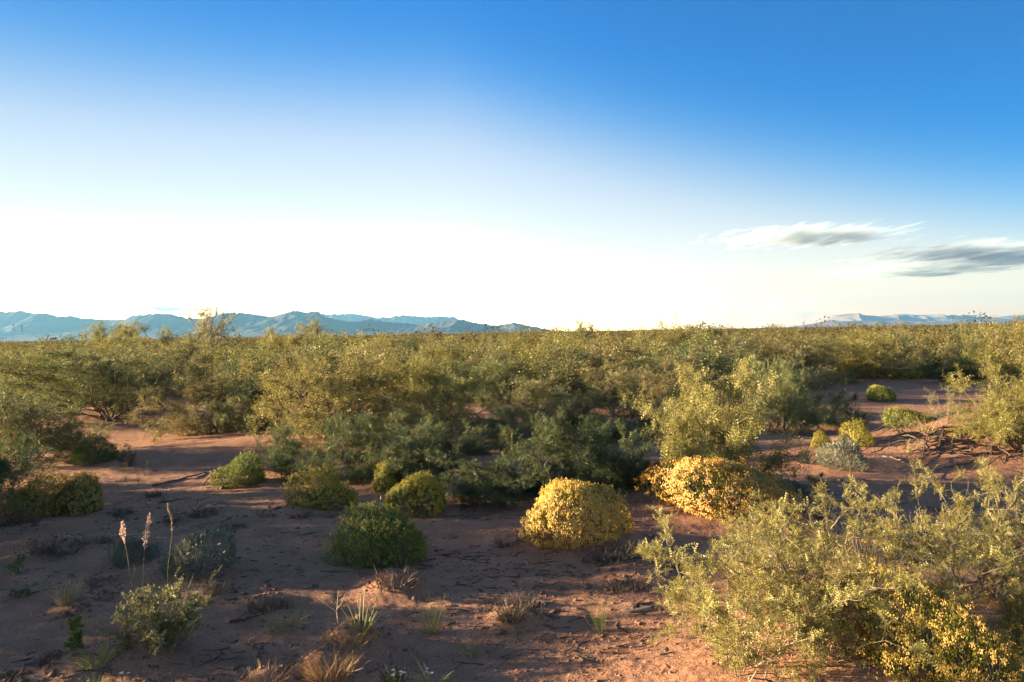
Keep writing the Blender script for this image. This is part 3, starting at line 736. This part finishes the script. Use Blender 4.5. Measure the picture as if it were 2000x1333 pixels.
twiggy('pale twiggy shrub left of the mound with bared roots', 1850, 830, 90, 755, 604, 'mesq_tan', 9, 3, wood='grey_wood')
twiggy('dead looking dark shrub right of the small dark green dome', 245, 912, 50, 872, 608, 'dead', 7, 4, wood='dead_wood')
twiggy('little leafy weed on the sand below the grey brown bush', 1600, 955, 40, 925, 605, 'pale_leaf', 4, 6)
twiggy('tiny weed at the left edge of the sand', 32, 1120, 34, 1085, 606, 'pale_leaf', 4, 5, leaf_len=.025)
twiggy('small weed at the lower left edge', 45, 1165, 40, 1130, 607, 'pale_leaf', 4, 5, leaf_len=.025)

# ------------------------------------------------------------------ grasses, tufts and stalks
def tuft(label, px, base, wpx, top, n, mat, seed, lean=.35, width=.004, name='grass_tuft', group='grass tufts', curve=.25, cat='grass', sp=.25):
    (x, y, z), W, H = place_px(px, base, wpx, top); A = Acc()
    blades(A, rngen(seed), n, max(H, .02) * 1.1, W * sp, lean, width, curve)
    me = A.mesh(name); me.materials.append(M[mat]); o = bpy.data.objects.new(name, me); COL.objects.link(o); o.location = (x, y, z)
    o['label'] = label; o['category'] = cat; o['group'] = group; return o
tuft('pale spiky grass growing through the sunlit pale shrub', 318, 1255, 150, 1150, 160, 'pale_leaf', 730, .5, .004, curve=.2, sp=.3)
tuft('tan grass clump on the left sand', 130, 1178, 56, 1122, 130, 'dry', 701, .4)
tuft('tan dry grass at the foot of the greyish mesquite', 372, 850, 90, 800, 500, 'dry', 702, .5, .006)
tuft('sunlit stubble on the hummock at the bottom, upper of the two', 685, 1252, 120, 1222, 420, 'rust', 703, .5, .004, sp=.42)
tuft('sunlit stubble on the hummock at the bottom, lower of the two', 645, 1318, 105, 1272, 480, 'rust', 704, .5, .004, sp=.42)
tuft('stubble on the hummock at the bottom edge', 515, 1338, 90, 1300, 200, 'rust', 705, .6, .004, sp=.4)
tuft('green blades growing on the upper sunlit hummock', 708, 1235, 60, 1165, 34, 'grass', 706, .35, .006)
tuft('wiry green grass in the middle of the foreground sand', 845, 1238, 90, 1160, 60, 'grass', 707, .5, .0035, curve=.1, sp=.15)
tuft('thin wiry grass right of the middle on the foreground sand', 1172, 1235, 55, 1165, 40, 'grass', 708, .35, .003, curve=.05, sp=.15)
tuft('short bright green grass sprig catching the sun', 922, 1285, 40, 1235, 18, 'grass', 709, .35, .006)
tuft('wiry dry grass left of the sunlit hummocks', 552, 1228, 100, 1165, 90, 'pale_leaf', 710, .6, .0035, curve=.2, sp=.3)
tuft('green grass at the foot of the thin upright weed', 185, 1298, 90, 1245, 70, 'grass', 711, .8, .006, curve=.5)
tuft('tan dry grass in the sun behind the front right mesquite', 1530, 1190, 190, 1065, 1600, 'dry', 712, .45, .003, sp=.45)
tuft('second patch of tan grass behind the front right mesquite', 1690, 1160, 150, 1065, 900, 'dry', 713, .45, .003, sp=.45)
tuft('pale dry grass at the foot of the root mound', 1810, 850, 45, 815, 120, 'dry', 715, .4, .006)
tuft('thin pale grass on the sand left of the root mound', 1770, 852, 40, 822, 60, 'pale_leaf', 716, .4, .006)
tuft('faint grass tuft on the right sand patch', 1730, 830, 30, 805, 40, 'pale_leaf', 717, .4, .006)
tuft('grass blades among the bottom edge flowers', 775, 1338, 70, 1300, 40, 'grass', 718, .5, .005)
tuft('yellow green sprig beside the bottom edge flowers', 845, 1345, 40, 1285, 16, 'grass', 719, .5, .006)
tuft('green sprig at the left end of the bottom edge', 190, 1345, 40, 1312, 30, 'grass', 720, .5, .005)
DT = [(770, 1140, 110, 1098), (1000, 1205, 80, 1160), (1020, 1185, 70, 1150), (510, 1188, 70, 1160), (545, 1180, 60, 1155), (200, 1140, 60, 1128), (1195, 1085, 130, 1048), (1250, 1085, 60, 1045), (990, 1062, 60, 1042),
      (120, 1075, 110, 1050), (190, 1060, 70, 1040), (240, 1005, 50, 985), (400, 1005, 70, 985), (590, 1008, 60, 990), (640, 1008, 50, 995), (425, 1158, 50, 1132), (205, 1170, 50, 1155),
      (140, 1198, 60, 1178), (85, 1075, 60, 1055), (1245, 1145, 60, 1118), (1215, 1150, 50, 1130), (1160, 950, 50, 935), (300, 970, 40, 950), (520, 1010, 50, 996), (920, 1010, 60, 998), (455, 1030, 60, 1018),
      (1330, 1110, 60, 1080), (20, 1025, 60, 990), (60, 1020, 50, 1000), (770, 1328, 50, 1295), (340, 1020, 40, 1005), (1600, 1010, 60, 990), (1700, 990, 60, 972), (1850, 1000, 60, 985), (1580, 905, 50, 885), (100, 1290, 70, 1265), (30, 1320, 60, 1300)]
TUFTS = []
for k in range(6):
    A = Acc(); rg2 = rngen(800 + k); blades(A, rg2, 150, .16, .17, .8, .008, .3)
    for _ in range(26):
        p = rg2.normal(size=3) * .12; p[2] = 0; d = rg2.normal(size=3); d[2] = abs(d[2]) * .8 + .1
        tube(A, path(rg2, p, d, rg2.uniform(.06, .18), 3, .4, 0), .004, .002, 3)
    me = A.mesh('dead_grass_clump'); me.materials.append(M['dead']); TUFTS.append(me)
items = []
for k, (px, b, w, tp) in enumerate(DT):
    (x, y, z), W, H = place_px(px, b, w, tp)
    o = bpy.data.objects.new('dead_grass_clump', TUFTS[k % 6]); COL.objects.link(o); o.location = (x, y, z - .01); o.rotation_euler = (0, 0, k * 1.7)
    s_ = W / .50; o.scale = (s_, s_, max(H, .03) / .15)
    side = 'left' if px < 660 else ('middle' if px < 1320 else 'right'); dist = 'front' if y < 6.2 else ('middle' if y < 8.5 else 'back')
    items.append((('front of the sand' if dist == 'front' else ('middle of the sand' if dist == 'middle' else 'back of the sand'), side), px, o)); o['category'] = 'grass clump'; o['group'] = 'dead grass clumps'
order_labels(items, lambda k, q: 'dark dead grass clump at the %s, %s part, %s there' % (k[0], k[1], q))

def stalk(label, pts, seed, kind, dm=1.0, mat='dry'):
    """a tall grass stalk through pixels pts, base first; kind: plume, spike, thin"""
    x, y, z = at(*pts[0]); P = []
    for q in pts:
        d = px_ray(*q); tq = y / d[1]; P.append((d[0] * tq, y, EYE + d[2] * tq))
    P = np.array(P); P[0, 2] -= .01; rng = rngen(seed); P = P - np.array([x, y, z])
    tt = np.linspace(0, 1, len(P)); t2 = np.linspace(0, 1, 9); P = np.stack([np.interp(t2, tt, P[:, k]) for k in range(3)], 1); P[:, 1] += t2 ** 2 * rng.uniform(-.06, .06)
    t = thing('grass_stalk', label, 'grass stalk', (x, y, z), 0, group='tall grass stalks')
    A = Acc(); tube(A, P, .0024, .0011, 4); part('stem', A.mesh('stem'), t, M[mat])
    B = Acc()
    if kind == 'plume':
        n = 170; q = rng.uniform(.55, 1, n); w = .03 * np.sin((q - .55) / .45 * np.pi * .95) ** .8
        base = np.stack([np.interp(q, t2, P[:, k]) for k in range(3)], 1); off = rng.normal(size=(n, 3)) * w[:, None] * .55; 
        dd = off + np.array([0, 0, .05]); scatter_tpl(B, DIA_V * np.array([.3, 1, 1]), DIA_F, base + off * .5, dd, .022 * rng.uniform(.6, 1.3, n), rng)
        part('plume', B.mesh('plume'), t, M['pink'])
    elif kind == 'spike':
        n = 70; q = rng.uniform(.6, 1, n); base = np.stack([np.interp(q, t2, P[:, k]) for k in range(3)], 1); dd = rng.normal(size=(n, 3)) * .35 + nrm(P[-1] - P[0])
        scatter_tpl(B, DIA_V * np.array([.3, 1, 1]), DIA_F, base, dd, .022 * rng.uniform(.6, 1.3, n), rng); part('seed_head', B.mesh('seed_head'), t, M['dry'])
    return t
stalk('tall stalk with a full pink plume at the left, right one of the pair', [(277, 1180), (280, 1110), (283, 1060), (293, 1005)], 1, 'plume')
stalk('tall stalk with a thin pink plume at the left, left one of the pair', [(258, 1150), (250, 1090), (243, 1050), (242, 1020)], 2, 'plume')
stalk('tall thin green stalk above the sunlit pale shrub', [(328, 1160), (328, 1110), (340, 1030), (331, 982)], 3, 'spike', mat='grass')
stalk('leaning green stalk above the sunlit pale shrub', [(330, 1150), (336, 1135), (345, 1115)], 4, 'spike', mat='grass')
stalk('pair of leaning pale stalks right of the sunlit pale shrub, upper', [(376, 1192), (398, 1150), (428, 1112)], 5, 'spike', mat='grass')
stalk('pair of leaning pale stalks right of the sunlit pale shrub, lower', [(386, 1198), (402, 1155), (418, 1118)], 6, 'spike', mat='grass')
stalk('stalk with drooping seed head on the sand at the left', [(386, 1000), (390, 975), (398, 945), (415, 928)], 7, 'spike')
stalk('short rusty seed stalk left of the sunlit pale shrub', [(268, 1180), (266, 1140), (264, 1105)], 8, 'spike', mat='rust')
stalk('second short rusty seed stalk left of the sunlit pale shrub', [(284, 1180), (282, 1150), (278, 1128)], 9, 'spike', mat='rust')
stalk('bent stalk left of the sunlit pale shrub', [(205, 1262), (212, 1230), (225, 1208)], 10, 'spike', mat='grass')
stalk('long grass blade across the front right mesquite', [(1520, 1240), (1502, 1170), (1478, 1102)], 11, 'thin', mat='grass')
stalk('upright grass blade in the front right mesquite', [(1565, 1262), (1570, 1180), (1578, 1115)], 12, 'thin', mat='grass')
stalk('arching grass blade in the front right mesquite', [(1640, 1265), (1680, 1238), (1720, 1231), (1768, 1240)], 13, 'thin', mat='grass')

def dry_weed(label, lines, base):
    x, y, z = at(*base); t = thing('dry_weed', label, 'dry weed', (x, y, z)); A = Acc()
    for ln, r in lines:
        P = []
        for q in ln:
            d = px_ray(*q); tq = y / d[1]; P.append((d[0] * tq - x, 0, EYE + d[2] * tq - z))
        P = np.array(P); P[:, 1] += np.linspace(0, .05, len(P)) * (1 if r > .003 else -1); tube(A, P, r, r * .5, 4)
    part('branches', A.mesh('branches'), t, M['barkpale'])
dry_weed('bare forked dry weed on the upper sunlit hummock', [([(662, 1228), (657, 1200), (657, 1180), (658, 1158)], .004), ([(658, 1195), (640, 1180), (628, 1168), (622, 1152)], .003),
          ([(657, 1190), (668, 1178), (678, 1155)], .0028)], (664, 1230))

# small white flowers and yellow flower sprays
def flower_sprig(label, px, base, top, seed, petal, n=3):
    (x, y, z), W, H = place_px(px, base, 20, top); rng = rngen(seed); t = thing('wild_flower', label, 'flower', (x, y, z), group='small wild flowers'); A = Acc(); B = Acc()
    for k in range(n):
        e = np.array([rng.normal() * .025, rng.normal() * .02, H * rng.uniform(.7, 1.1)]); tube(A, np.array([[0, 0, -.01], e * .5 + rng.normal(size=3) * .006, e]), .0016, .001, 3)
        m = 9; a = np.arange(m) / m * 6.28; d = np.stack([np.cos(a), np.sin(a), np.full(m, .35)], 1)
        scatter_tpl(B, DIA_V * np.array([.55, 1, 1]), DIA_F, np.repeat(e[None], m, 0), d, .014, rng, (0, 0, 1), .1)
    part('stem', A.mesh('stem'), t, M['grass']); part('petals', B.mesh('petals'), t, M[petal])
flower_sprig('white flowers at the bottom edge, left cluster', 765, 1338, 1314, 1, 'white_petal')
flower_sprig('white flowers at the bottom edge, middle cluster', 782, 1336, 1312, 2, 'white_petal')
flower_sprig('white flowers at the bottom edge, right cluster', 828, 1334, 1309, 3, 'white_petal')
flower_sprig('white flower at the lower left of the bottom edge', 243, 1345, 1318, 4, 'white_petal')
flower_sprig('white flowers on the sand between the two golden bushes', 1268, 968, 955, 5, 'white_petal', 4)
for k, (px, b, tp) in enumerate([(215, 1095, 1030), (235, 1090, 1025), (255, 1095, 1032), (262, 1090, 1042), (225, 1100, 1045)]):
    flower_sprig('yellow flower spray over the small grey bush, %s' % ['leftmost', 'second from the left', 'second from the right', 'rightmost', 'lowest'][k], px, b, tp, 10 + k, 'fl_gold', 6)
for k, (px, b, tp) in enumerate([(270, 945, 905), (245, 940, 905), (290, 940, 898)]):
    flower_sprig('faint yellow flower spray on the left sand, %s' % ['middle one', 'left one', 'right one'][k], px, b, tp, 20 + k, 'fl_gold', 5)

# ------------------------------------------------------------------ dead wood, roots, litter, pebbles
def root_heap():
    rng = rngen(31); A = Acc(); cx, cy, cz = at(1885, 862)
    t = thing('bared_roots', 'tangle of dark bared roots hanging over the sand mound at the right', 'roots', (cx, cy, cz))
    def draped(p0, ang, L, r, n=12, hop=.05):
        x, y = p0; P = []
        for k in range(n):
            P.append((x - cx, y - cy, float(gz(x, y)) - cz + r * .6 + hop * math.sin(k / n * 3.14) * rng.uniform(.2, 1)))
            ang += rng.normal(0, .22); x += math.cos(ang) * L / n; y += math.sin(ang) * L / n
        B = Acc(); tube(B, np.array(P), r, r * .3, 5); part('root', B.mesh('root'), t, M['dead_wood'])
    for k in range(46):
        x, y = cx + rng.uniform(-.5, 1.2), cy + rng.uniform(-.7, .6)
        draped((x, y), R(rng.uniform(150, 250)), rng.uniform(.5, 1.9), rng.uniform(.006, .018), hop=rng.uniform(0, .22))
root_heap()
def stick(label, pts, r, mat='grey_wood', lift=.012, name='dead_branch', r1=.4):
    x, y, z = at(*pts[0]); P = []
    for q in pts:
        if len(q) == 3:
            d = px_ray(q[0], q[1]); tq = y / d[1]; P.append((d[0] * tq - x, 0, EYE + d[2] * tq - z))
        else:
            a, b, c = at(*q); P.append((a - x, b - y, c - z + lift))
    P = np.array(P); A = Acc(); n = 10; tt = np.linspace(0, 1, len(P)); t2 = np.linspace(0, 1, n)
    P = np.stack([np.interp(t2, tt, P[:, k]) for k in range(3)], 1) + rngen(int(pts[0][0])).normal(size=(n, 3)) * r * .5
    tube(A, P, r, r * r1, 6); me = A.mesh(name, True); me.materials.append(M[mat]); o = bpy.data.objects.new(name, me); COL.objects.link(o); o.location = (x, y, z)
    o['label'] = label; o['category'] = 'branch'; o['group'] = 'dead branches'
stick('dark dead limb slanting up from the root mound', [(1960, 842), (1940, 815, 1), (1915, 780, 1)], .04, 'dead_wood')
stick('pale dead branch lying in front of the root mound', [(1725, 893), (1745, 897), (1768, 905)], .02)
stick('grey twig lying on the dark sand at the right', [(1918, 963), (1930, 965), (1940, 968)], .012)
stick('dead branch lying under the shaded mesquites', [(800, 858), (830, 862), (850, 866)], .022)
stick('pale bent stick at the left foot of the front right mesquite', [(1230, 1270), (1255, 1266), (1285, 1255)], .007)
stick('dark stick lying left of the sunlit hummocks', [(448, 1216), (480, 1212), (508, 1205)], .012, 'dead_wood')
stick('long dark root line on the left sand', [(300, 950), (350, 938), (400, 925), (430, 920)], .016, 'dead_wood')
stick('dark root lying on the sand below the left mesquites', [(310, 985), (345, 978), (375, 975)], .012, 'dead_wood')
stick('thin stick at the right edge of the sand', [(1930, 1012), (1960, 1005), (2000, 992)], .010)
def stump():
    x, y, z = at(1250, 1190); rng = rngen(3); t = thing('driftwood', 'weathered dark pieces of wood lying on the sand left of the front right mesquite', 'wood', (x, y, z), .3)
    for k, (L, a, r) in enumerate([(.24, 2.9, .022), (.16, .2, .026), (.13, -.5, .017), (.10, 2.2, .014), (.14, .9, .012)]):
        A = Acc(); tube(A, path(rng, (rng.normal() * .03, rng.normal() * .02, .012), (math.cos(a), math.sin(a), .02), L, 6, .12, -.01), r, r * .5, 6); part('limb', A.mesh('limb', True), t, M['grey_wood' if k == 0 else 'dead_wood'])
stump()

def litter():
    rng = rngen(41); A = Acc(); PB = Acc(); W_ = Acc()
    pat = [(1010, 1120, 130, 45), (1080, 1120, 160, 40), (880, 1110, 120, 30), (950, 1190, 150, 40), (1190, 1110, 110, 40), (760, 1135, 60, 40), (1150, 1260, 260, 45), (300, 930, 200, 60), (250, 870, 150, 30), (450, 960, 120, 40),
           (1650, 960, 350, 60), (1800, 920, 200, 60), (1880, 1010, 150, 50), (100, 1130, 150, 60), (500, 1150, 200, 60), (350, 1010, 150, 50), (150, 1290, 160, 40), (1250, 1020, 120, 40), (1200, 1200, 130, 60), (640, 1050, 160, 60),
           (480, 1280, 160, 50), (1750, 860, 90, 50), (1620, 800, 100, 40), (900, 1020, 160, 20)]
    for (px, py, sx, sy) in pat:
        m = 62; n = 4
        qx = px + rng.normal(size=m) * sx * .5; qy = np.clip(py + rng.normal(size=m) * sy * .5, 735, 1345)
        XY = np.array([flat(u, v) for u, v in zip(qx, qy)]); L = rng.exponential(.05, m) + .02
        a = rng.normal(0, .6, m) + np.where(rng.random(m) < .5, np.pi, 0); Ps = []
        for k in range(n):
            Ps.append(np.column_stack([XY, gz(XY[:, 0], XY[:, 1]) + .003 + .006 * rng.random(m)]))
            a = a + rng.normal(0, .3, m); XY = XY + np.column_stack([np.cos(a), np.sin(a)]) * (L / 3)[:, None]
        Ps = np.stack(Ps, 1)
        for k in range(m): tube(A, Ps[k], rng.uniform(.002, .0075), .0014, 3)
    n = 7200; px = rng.uniform(0, 1700, n); py = 1345 - rng.random(n) ** 1.3 * 430; 
    XY = np.array([flat(u, v) for u, v in zip(px, py)]); X = np.column_stack([XY, gz(XY[:, 0], XY[:, 1]) + .001]); scatter_tpl(PB, OCT_V * np.array([1, .8, .55]), OCT_F, X[:6900], rng.normal(size=(6900, 3)) * np.array([1, 1, .05]), .004 + rng.exponential(.0045, 6900), rng, (0, 0, 1), .05)
    scatter_tpl(W_, OCT_V * np.array([1, .8, .55]), OCT_F, X[6900:], rng.normal(size=(n - 6900, 3)) * np.array([1, 1, .05]), .004 + rng.exponential(.003, n - 6900), rng, (0, 0, 1), .05)
    C = Acc(); m = 0
    spots = [(q[0], q[1], q[2] * .45, max(6, (q[1] - q[3]) * .5)) for q in DT] + [(690, 1255, 50, 10), (640, 1315, 45, 12), (520, 1335, 50, 8), (1000, 1110, 150, 30), (1120, 1180, 140, 40), (300, 1000, 160, 40), (560, 1110, 150, 40), (1650, 960, 150, 30)]
    for (cx, cy, sx, sy) in spots:
        k = 46; XY = np.array([flat(cx + rng.normal() * sx, min(cy + rng.normal() * sy, 1345)) for _ in range(k)])
        P = np.column_stack([XY, gz(XY[:, 0], XY[:, 1]) + .002])
        scatter_tpl(C, OCT_V * np.array([1, .75, .6]) * (1 + rng.normal(size=(6, 1)) * .15), OCT_F, P, rng.normal(size=(k, 3)) * np.array([1, 1, .3]), .006 + rng.exponential(.009, k), rng, (0, 0, 1), .3)
    for nm, acc, mt, lab in (('soil_clods', C, 'clod', 'dark crumbly soil clods around the dead grass clumps'), ('twig_litter', A, 'dead_wood', 'dead twigs and litter scattered over the sand'), ('gravel', PB, 'ground', 'small clods and gravel on the sand'), ('pale_gravel', W_, 'grey_wood', 'scattered pale pebbles on the sand')):
        o = bpy.data.objects.new(nm, acc.mesh(nm)); COL.objects.link(o); o.data.materials.append(M[mt]); o['label'] = lab; setk(o, 'stuff')
litter()

# ------------------------------------------------------------------ yucca stalks on the skyline
def yucca(label, px, base, top, seed, foot=None):
    (x, y, z), W, H = place_px(px, base, 10, top); rng = rngen(seed); t = thing('yucca', label, 'yucca', (x, y, z), group='yucca stalks on the skyline')
    A = Acc(); tube(A, path(rng, (0, 0, 0), (0, 0, 1), H * .97, 6, .02, 0), .03, .02, 5); part('stalk', A.mesh('stalk'), t, M['barkpale'])
    B = Acc(); n = 70; q = rng.uniform(.74, 1, n); P = np.stack([rng.normal(size=n) * .10, rng.normal(size=n) * .10, q * H], 1)
    scatter_tpl(B, OCT_V * np.array([.5, 1, .5]), OCT_F, P, rng.normal(size=(n, 3)), .055 * rng.uniform(.7, 1.3, n), rng); part('seed_pods', B.mesh('seed_pods'), t, M['dead'])
    C = Acc(); blades(C, rng, 90, .8, .1, .8, .035, .1); part('leaves', C.mesh('leaves'), t, M['mesq_deep'])
yucca('yucca stalk at the far left before the mountains, left of two', 28, 688, 633, 1)
yucca('yucca stalk at the far left before the mountains, right of two', 44, 688, 636, 2)
yucca('yucca stalk with seed pods on the skyline right of centre', 1320, 672, 608, 3)
yucca('small yucca stalk before the pale mesa, left one', 1570, 660, 628, 4)
yucca('small yucca stalk before the pale mesa, middle one', 1670, 658, 624, 5)
yucca('small yucca stalk before the pale mesa, right one', 1860, 652, 618, 6)

# ------------------------------------------------------------------ clouds, far beyond the haze
def cloud(name, label, px0, px1, py0, py1, D, seed, dens, stretch=3.0, cut=.42, depth=.35, soft=.55, nscale=1.6):
    c = px_ray((px0 + px1) / 2, (py0 + py1) / 2); c = c / c[1] * D + np.array([0, 0, EYE])
    sx = (px1 - px0) / 2 / FPX * D; sz = (py1 - py0) / 2 / FPX * D; sy = sx * depth
    u = np.linspace(0, 2 * np.pi, 33)[:-1]; v = np.linspace(-np.pi / 2, np.pi / 2, 17)[1:-1]
    V = [(math.cos(b_) * math.cos(a_), math.cos(b_) * math.sin(a_), math.sin(b_)) for b_ in v for a_ in u] + [(0, 0, -1), (0, 0, 1)]
    n = 32; Q = [(r_ * n + k, r_ * n + (k + 1) % n, (r_ + 1) * n + (k + 1) % n, (r_ + 1) * n + k) for r_ in range(14) for k in range(n)]
    T = [(len(V) - 2, (k + 1) % n, k) for k in range(n)] + [(len(V) - 1, 14 * n + k, 14 * n + (k + 1) % n) for k in range(n)]
    me = mesh_np(name, np.array(V), [np.array(Q), np.array(T)]); o = bpy.data.objects.new(name, me); COL.objects.link(o)
    o.location = c; o.scale = (sx, sy, sz); o['label'] = label; setk(o, 'stuff')
    t = NT('cloud vapour'); tc = t.n('ShaderNodeTexCoord'); mp = t.n('ShaderNodeMapping'); t.l(tc.outputs['Object'], mp.inputs['Vector'])
    mp.inputs['Scale'].default_value = (stretch, stretch * depth * .2, 1.0); mp.inputs['Location'].default_value = (seed * 3.7, seed * 1.3, seed * .7)
    nz = t.noise(mp.outputs[0], nscale, 6, .62)
    ln = t.n('ShaderNodeVectorMath', operation='LENGTH'); t.l(tc.outputs['Object'], ln.inputs[0])
    f = t.math('SUBTRACT', 1.0, t.math('POWER', ln.outputs['Value'], 2.0))
    d = t.math('SUBTRACT', t.math('ADD', nz, t.math('MULTIPLY', f, soft)), cut + soft * .5)
    d = t.math('MULTIPLY', t.math('MAXIMUM', d, 0.0), dens)
    pv = t.n('ShaderNodeVolumePrincipled'); pv.inputs['Color'].default_value = (.62, .78, .92, 1); pv.inputs['Anisotropy'].default_value = 0.0
    t.l(d, pv.inputs['Density']); t.l(pv.outputs[0], t.out.inputs['Volume']); me.materials.append(t.m)
    t.m.cycles.volume_step_rate = .4
CL = 24000
cloud('cloud', 'long thin grey and pink cloud streak at the right', 1320, 1820, 446, 480, CL, 1, .018, 2.2, .545, 1.0, nscale=3.4, soft=.28)
cloud('cloud', 'layered cloud bank at the right edge, under the long streak', 1630, 2240, 468, 530, CL, 2, .015, 1.8, .545, 1.0, nscale=4.4, soft=.24)
cloud('cloud', 'faint thin cloud strip under the cloud bank at the right edge', 1560, 2020, 510, 546, CL, 3, .012, 2.2, .54, 1.0, nscale=3.8, soft=.24)
cloud('cloud', 'pale cumulus low over the horizon right of centre', 1400, 1680, 560, 690, CL, 4, .003, 2.0, .50, .5, nscale=3.2, soft=.4)
cloud('cloud', 'faint pale cumulus low over the horizon beside the yucca stalk', 1250, 1470, 570, 690, CL, 5, .0022, 2.0, .51, .5, nscale=3.2, soft=.4)
cloud('cloud', 'thin tan cloud just above the blue mountains at the left', 220, 410, 592, 614, CL, 6, .016, 1.6, .48, 1.0, nscale=3.0, soft=.34)
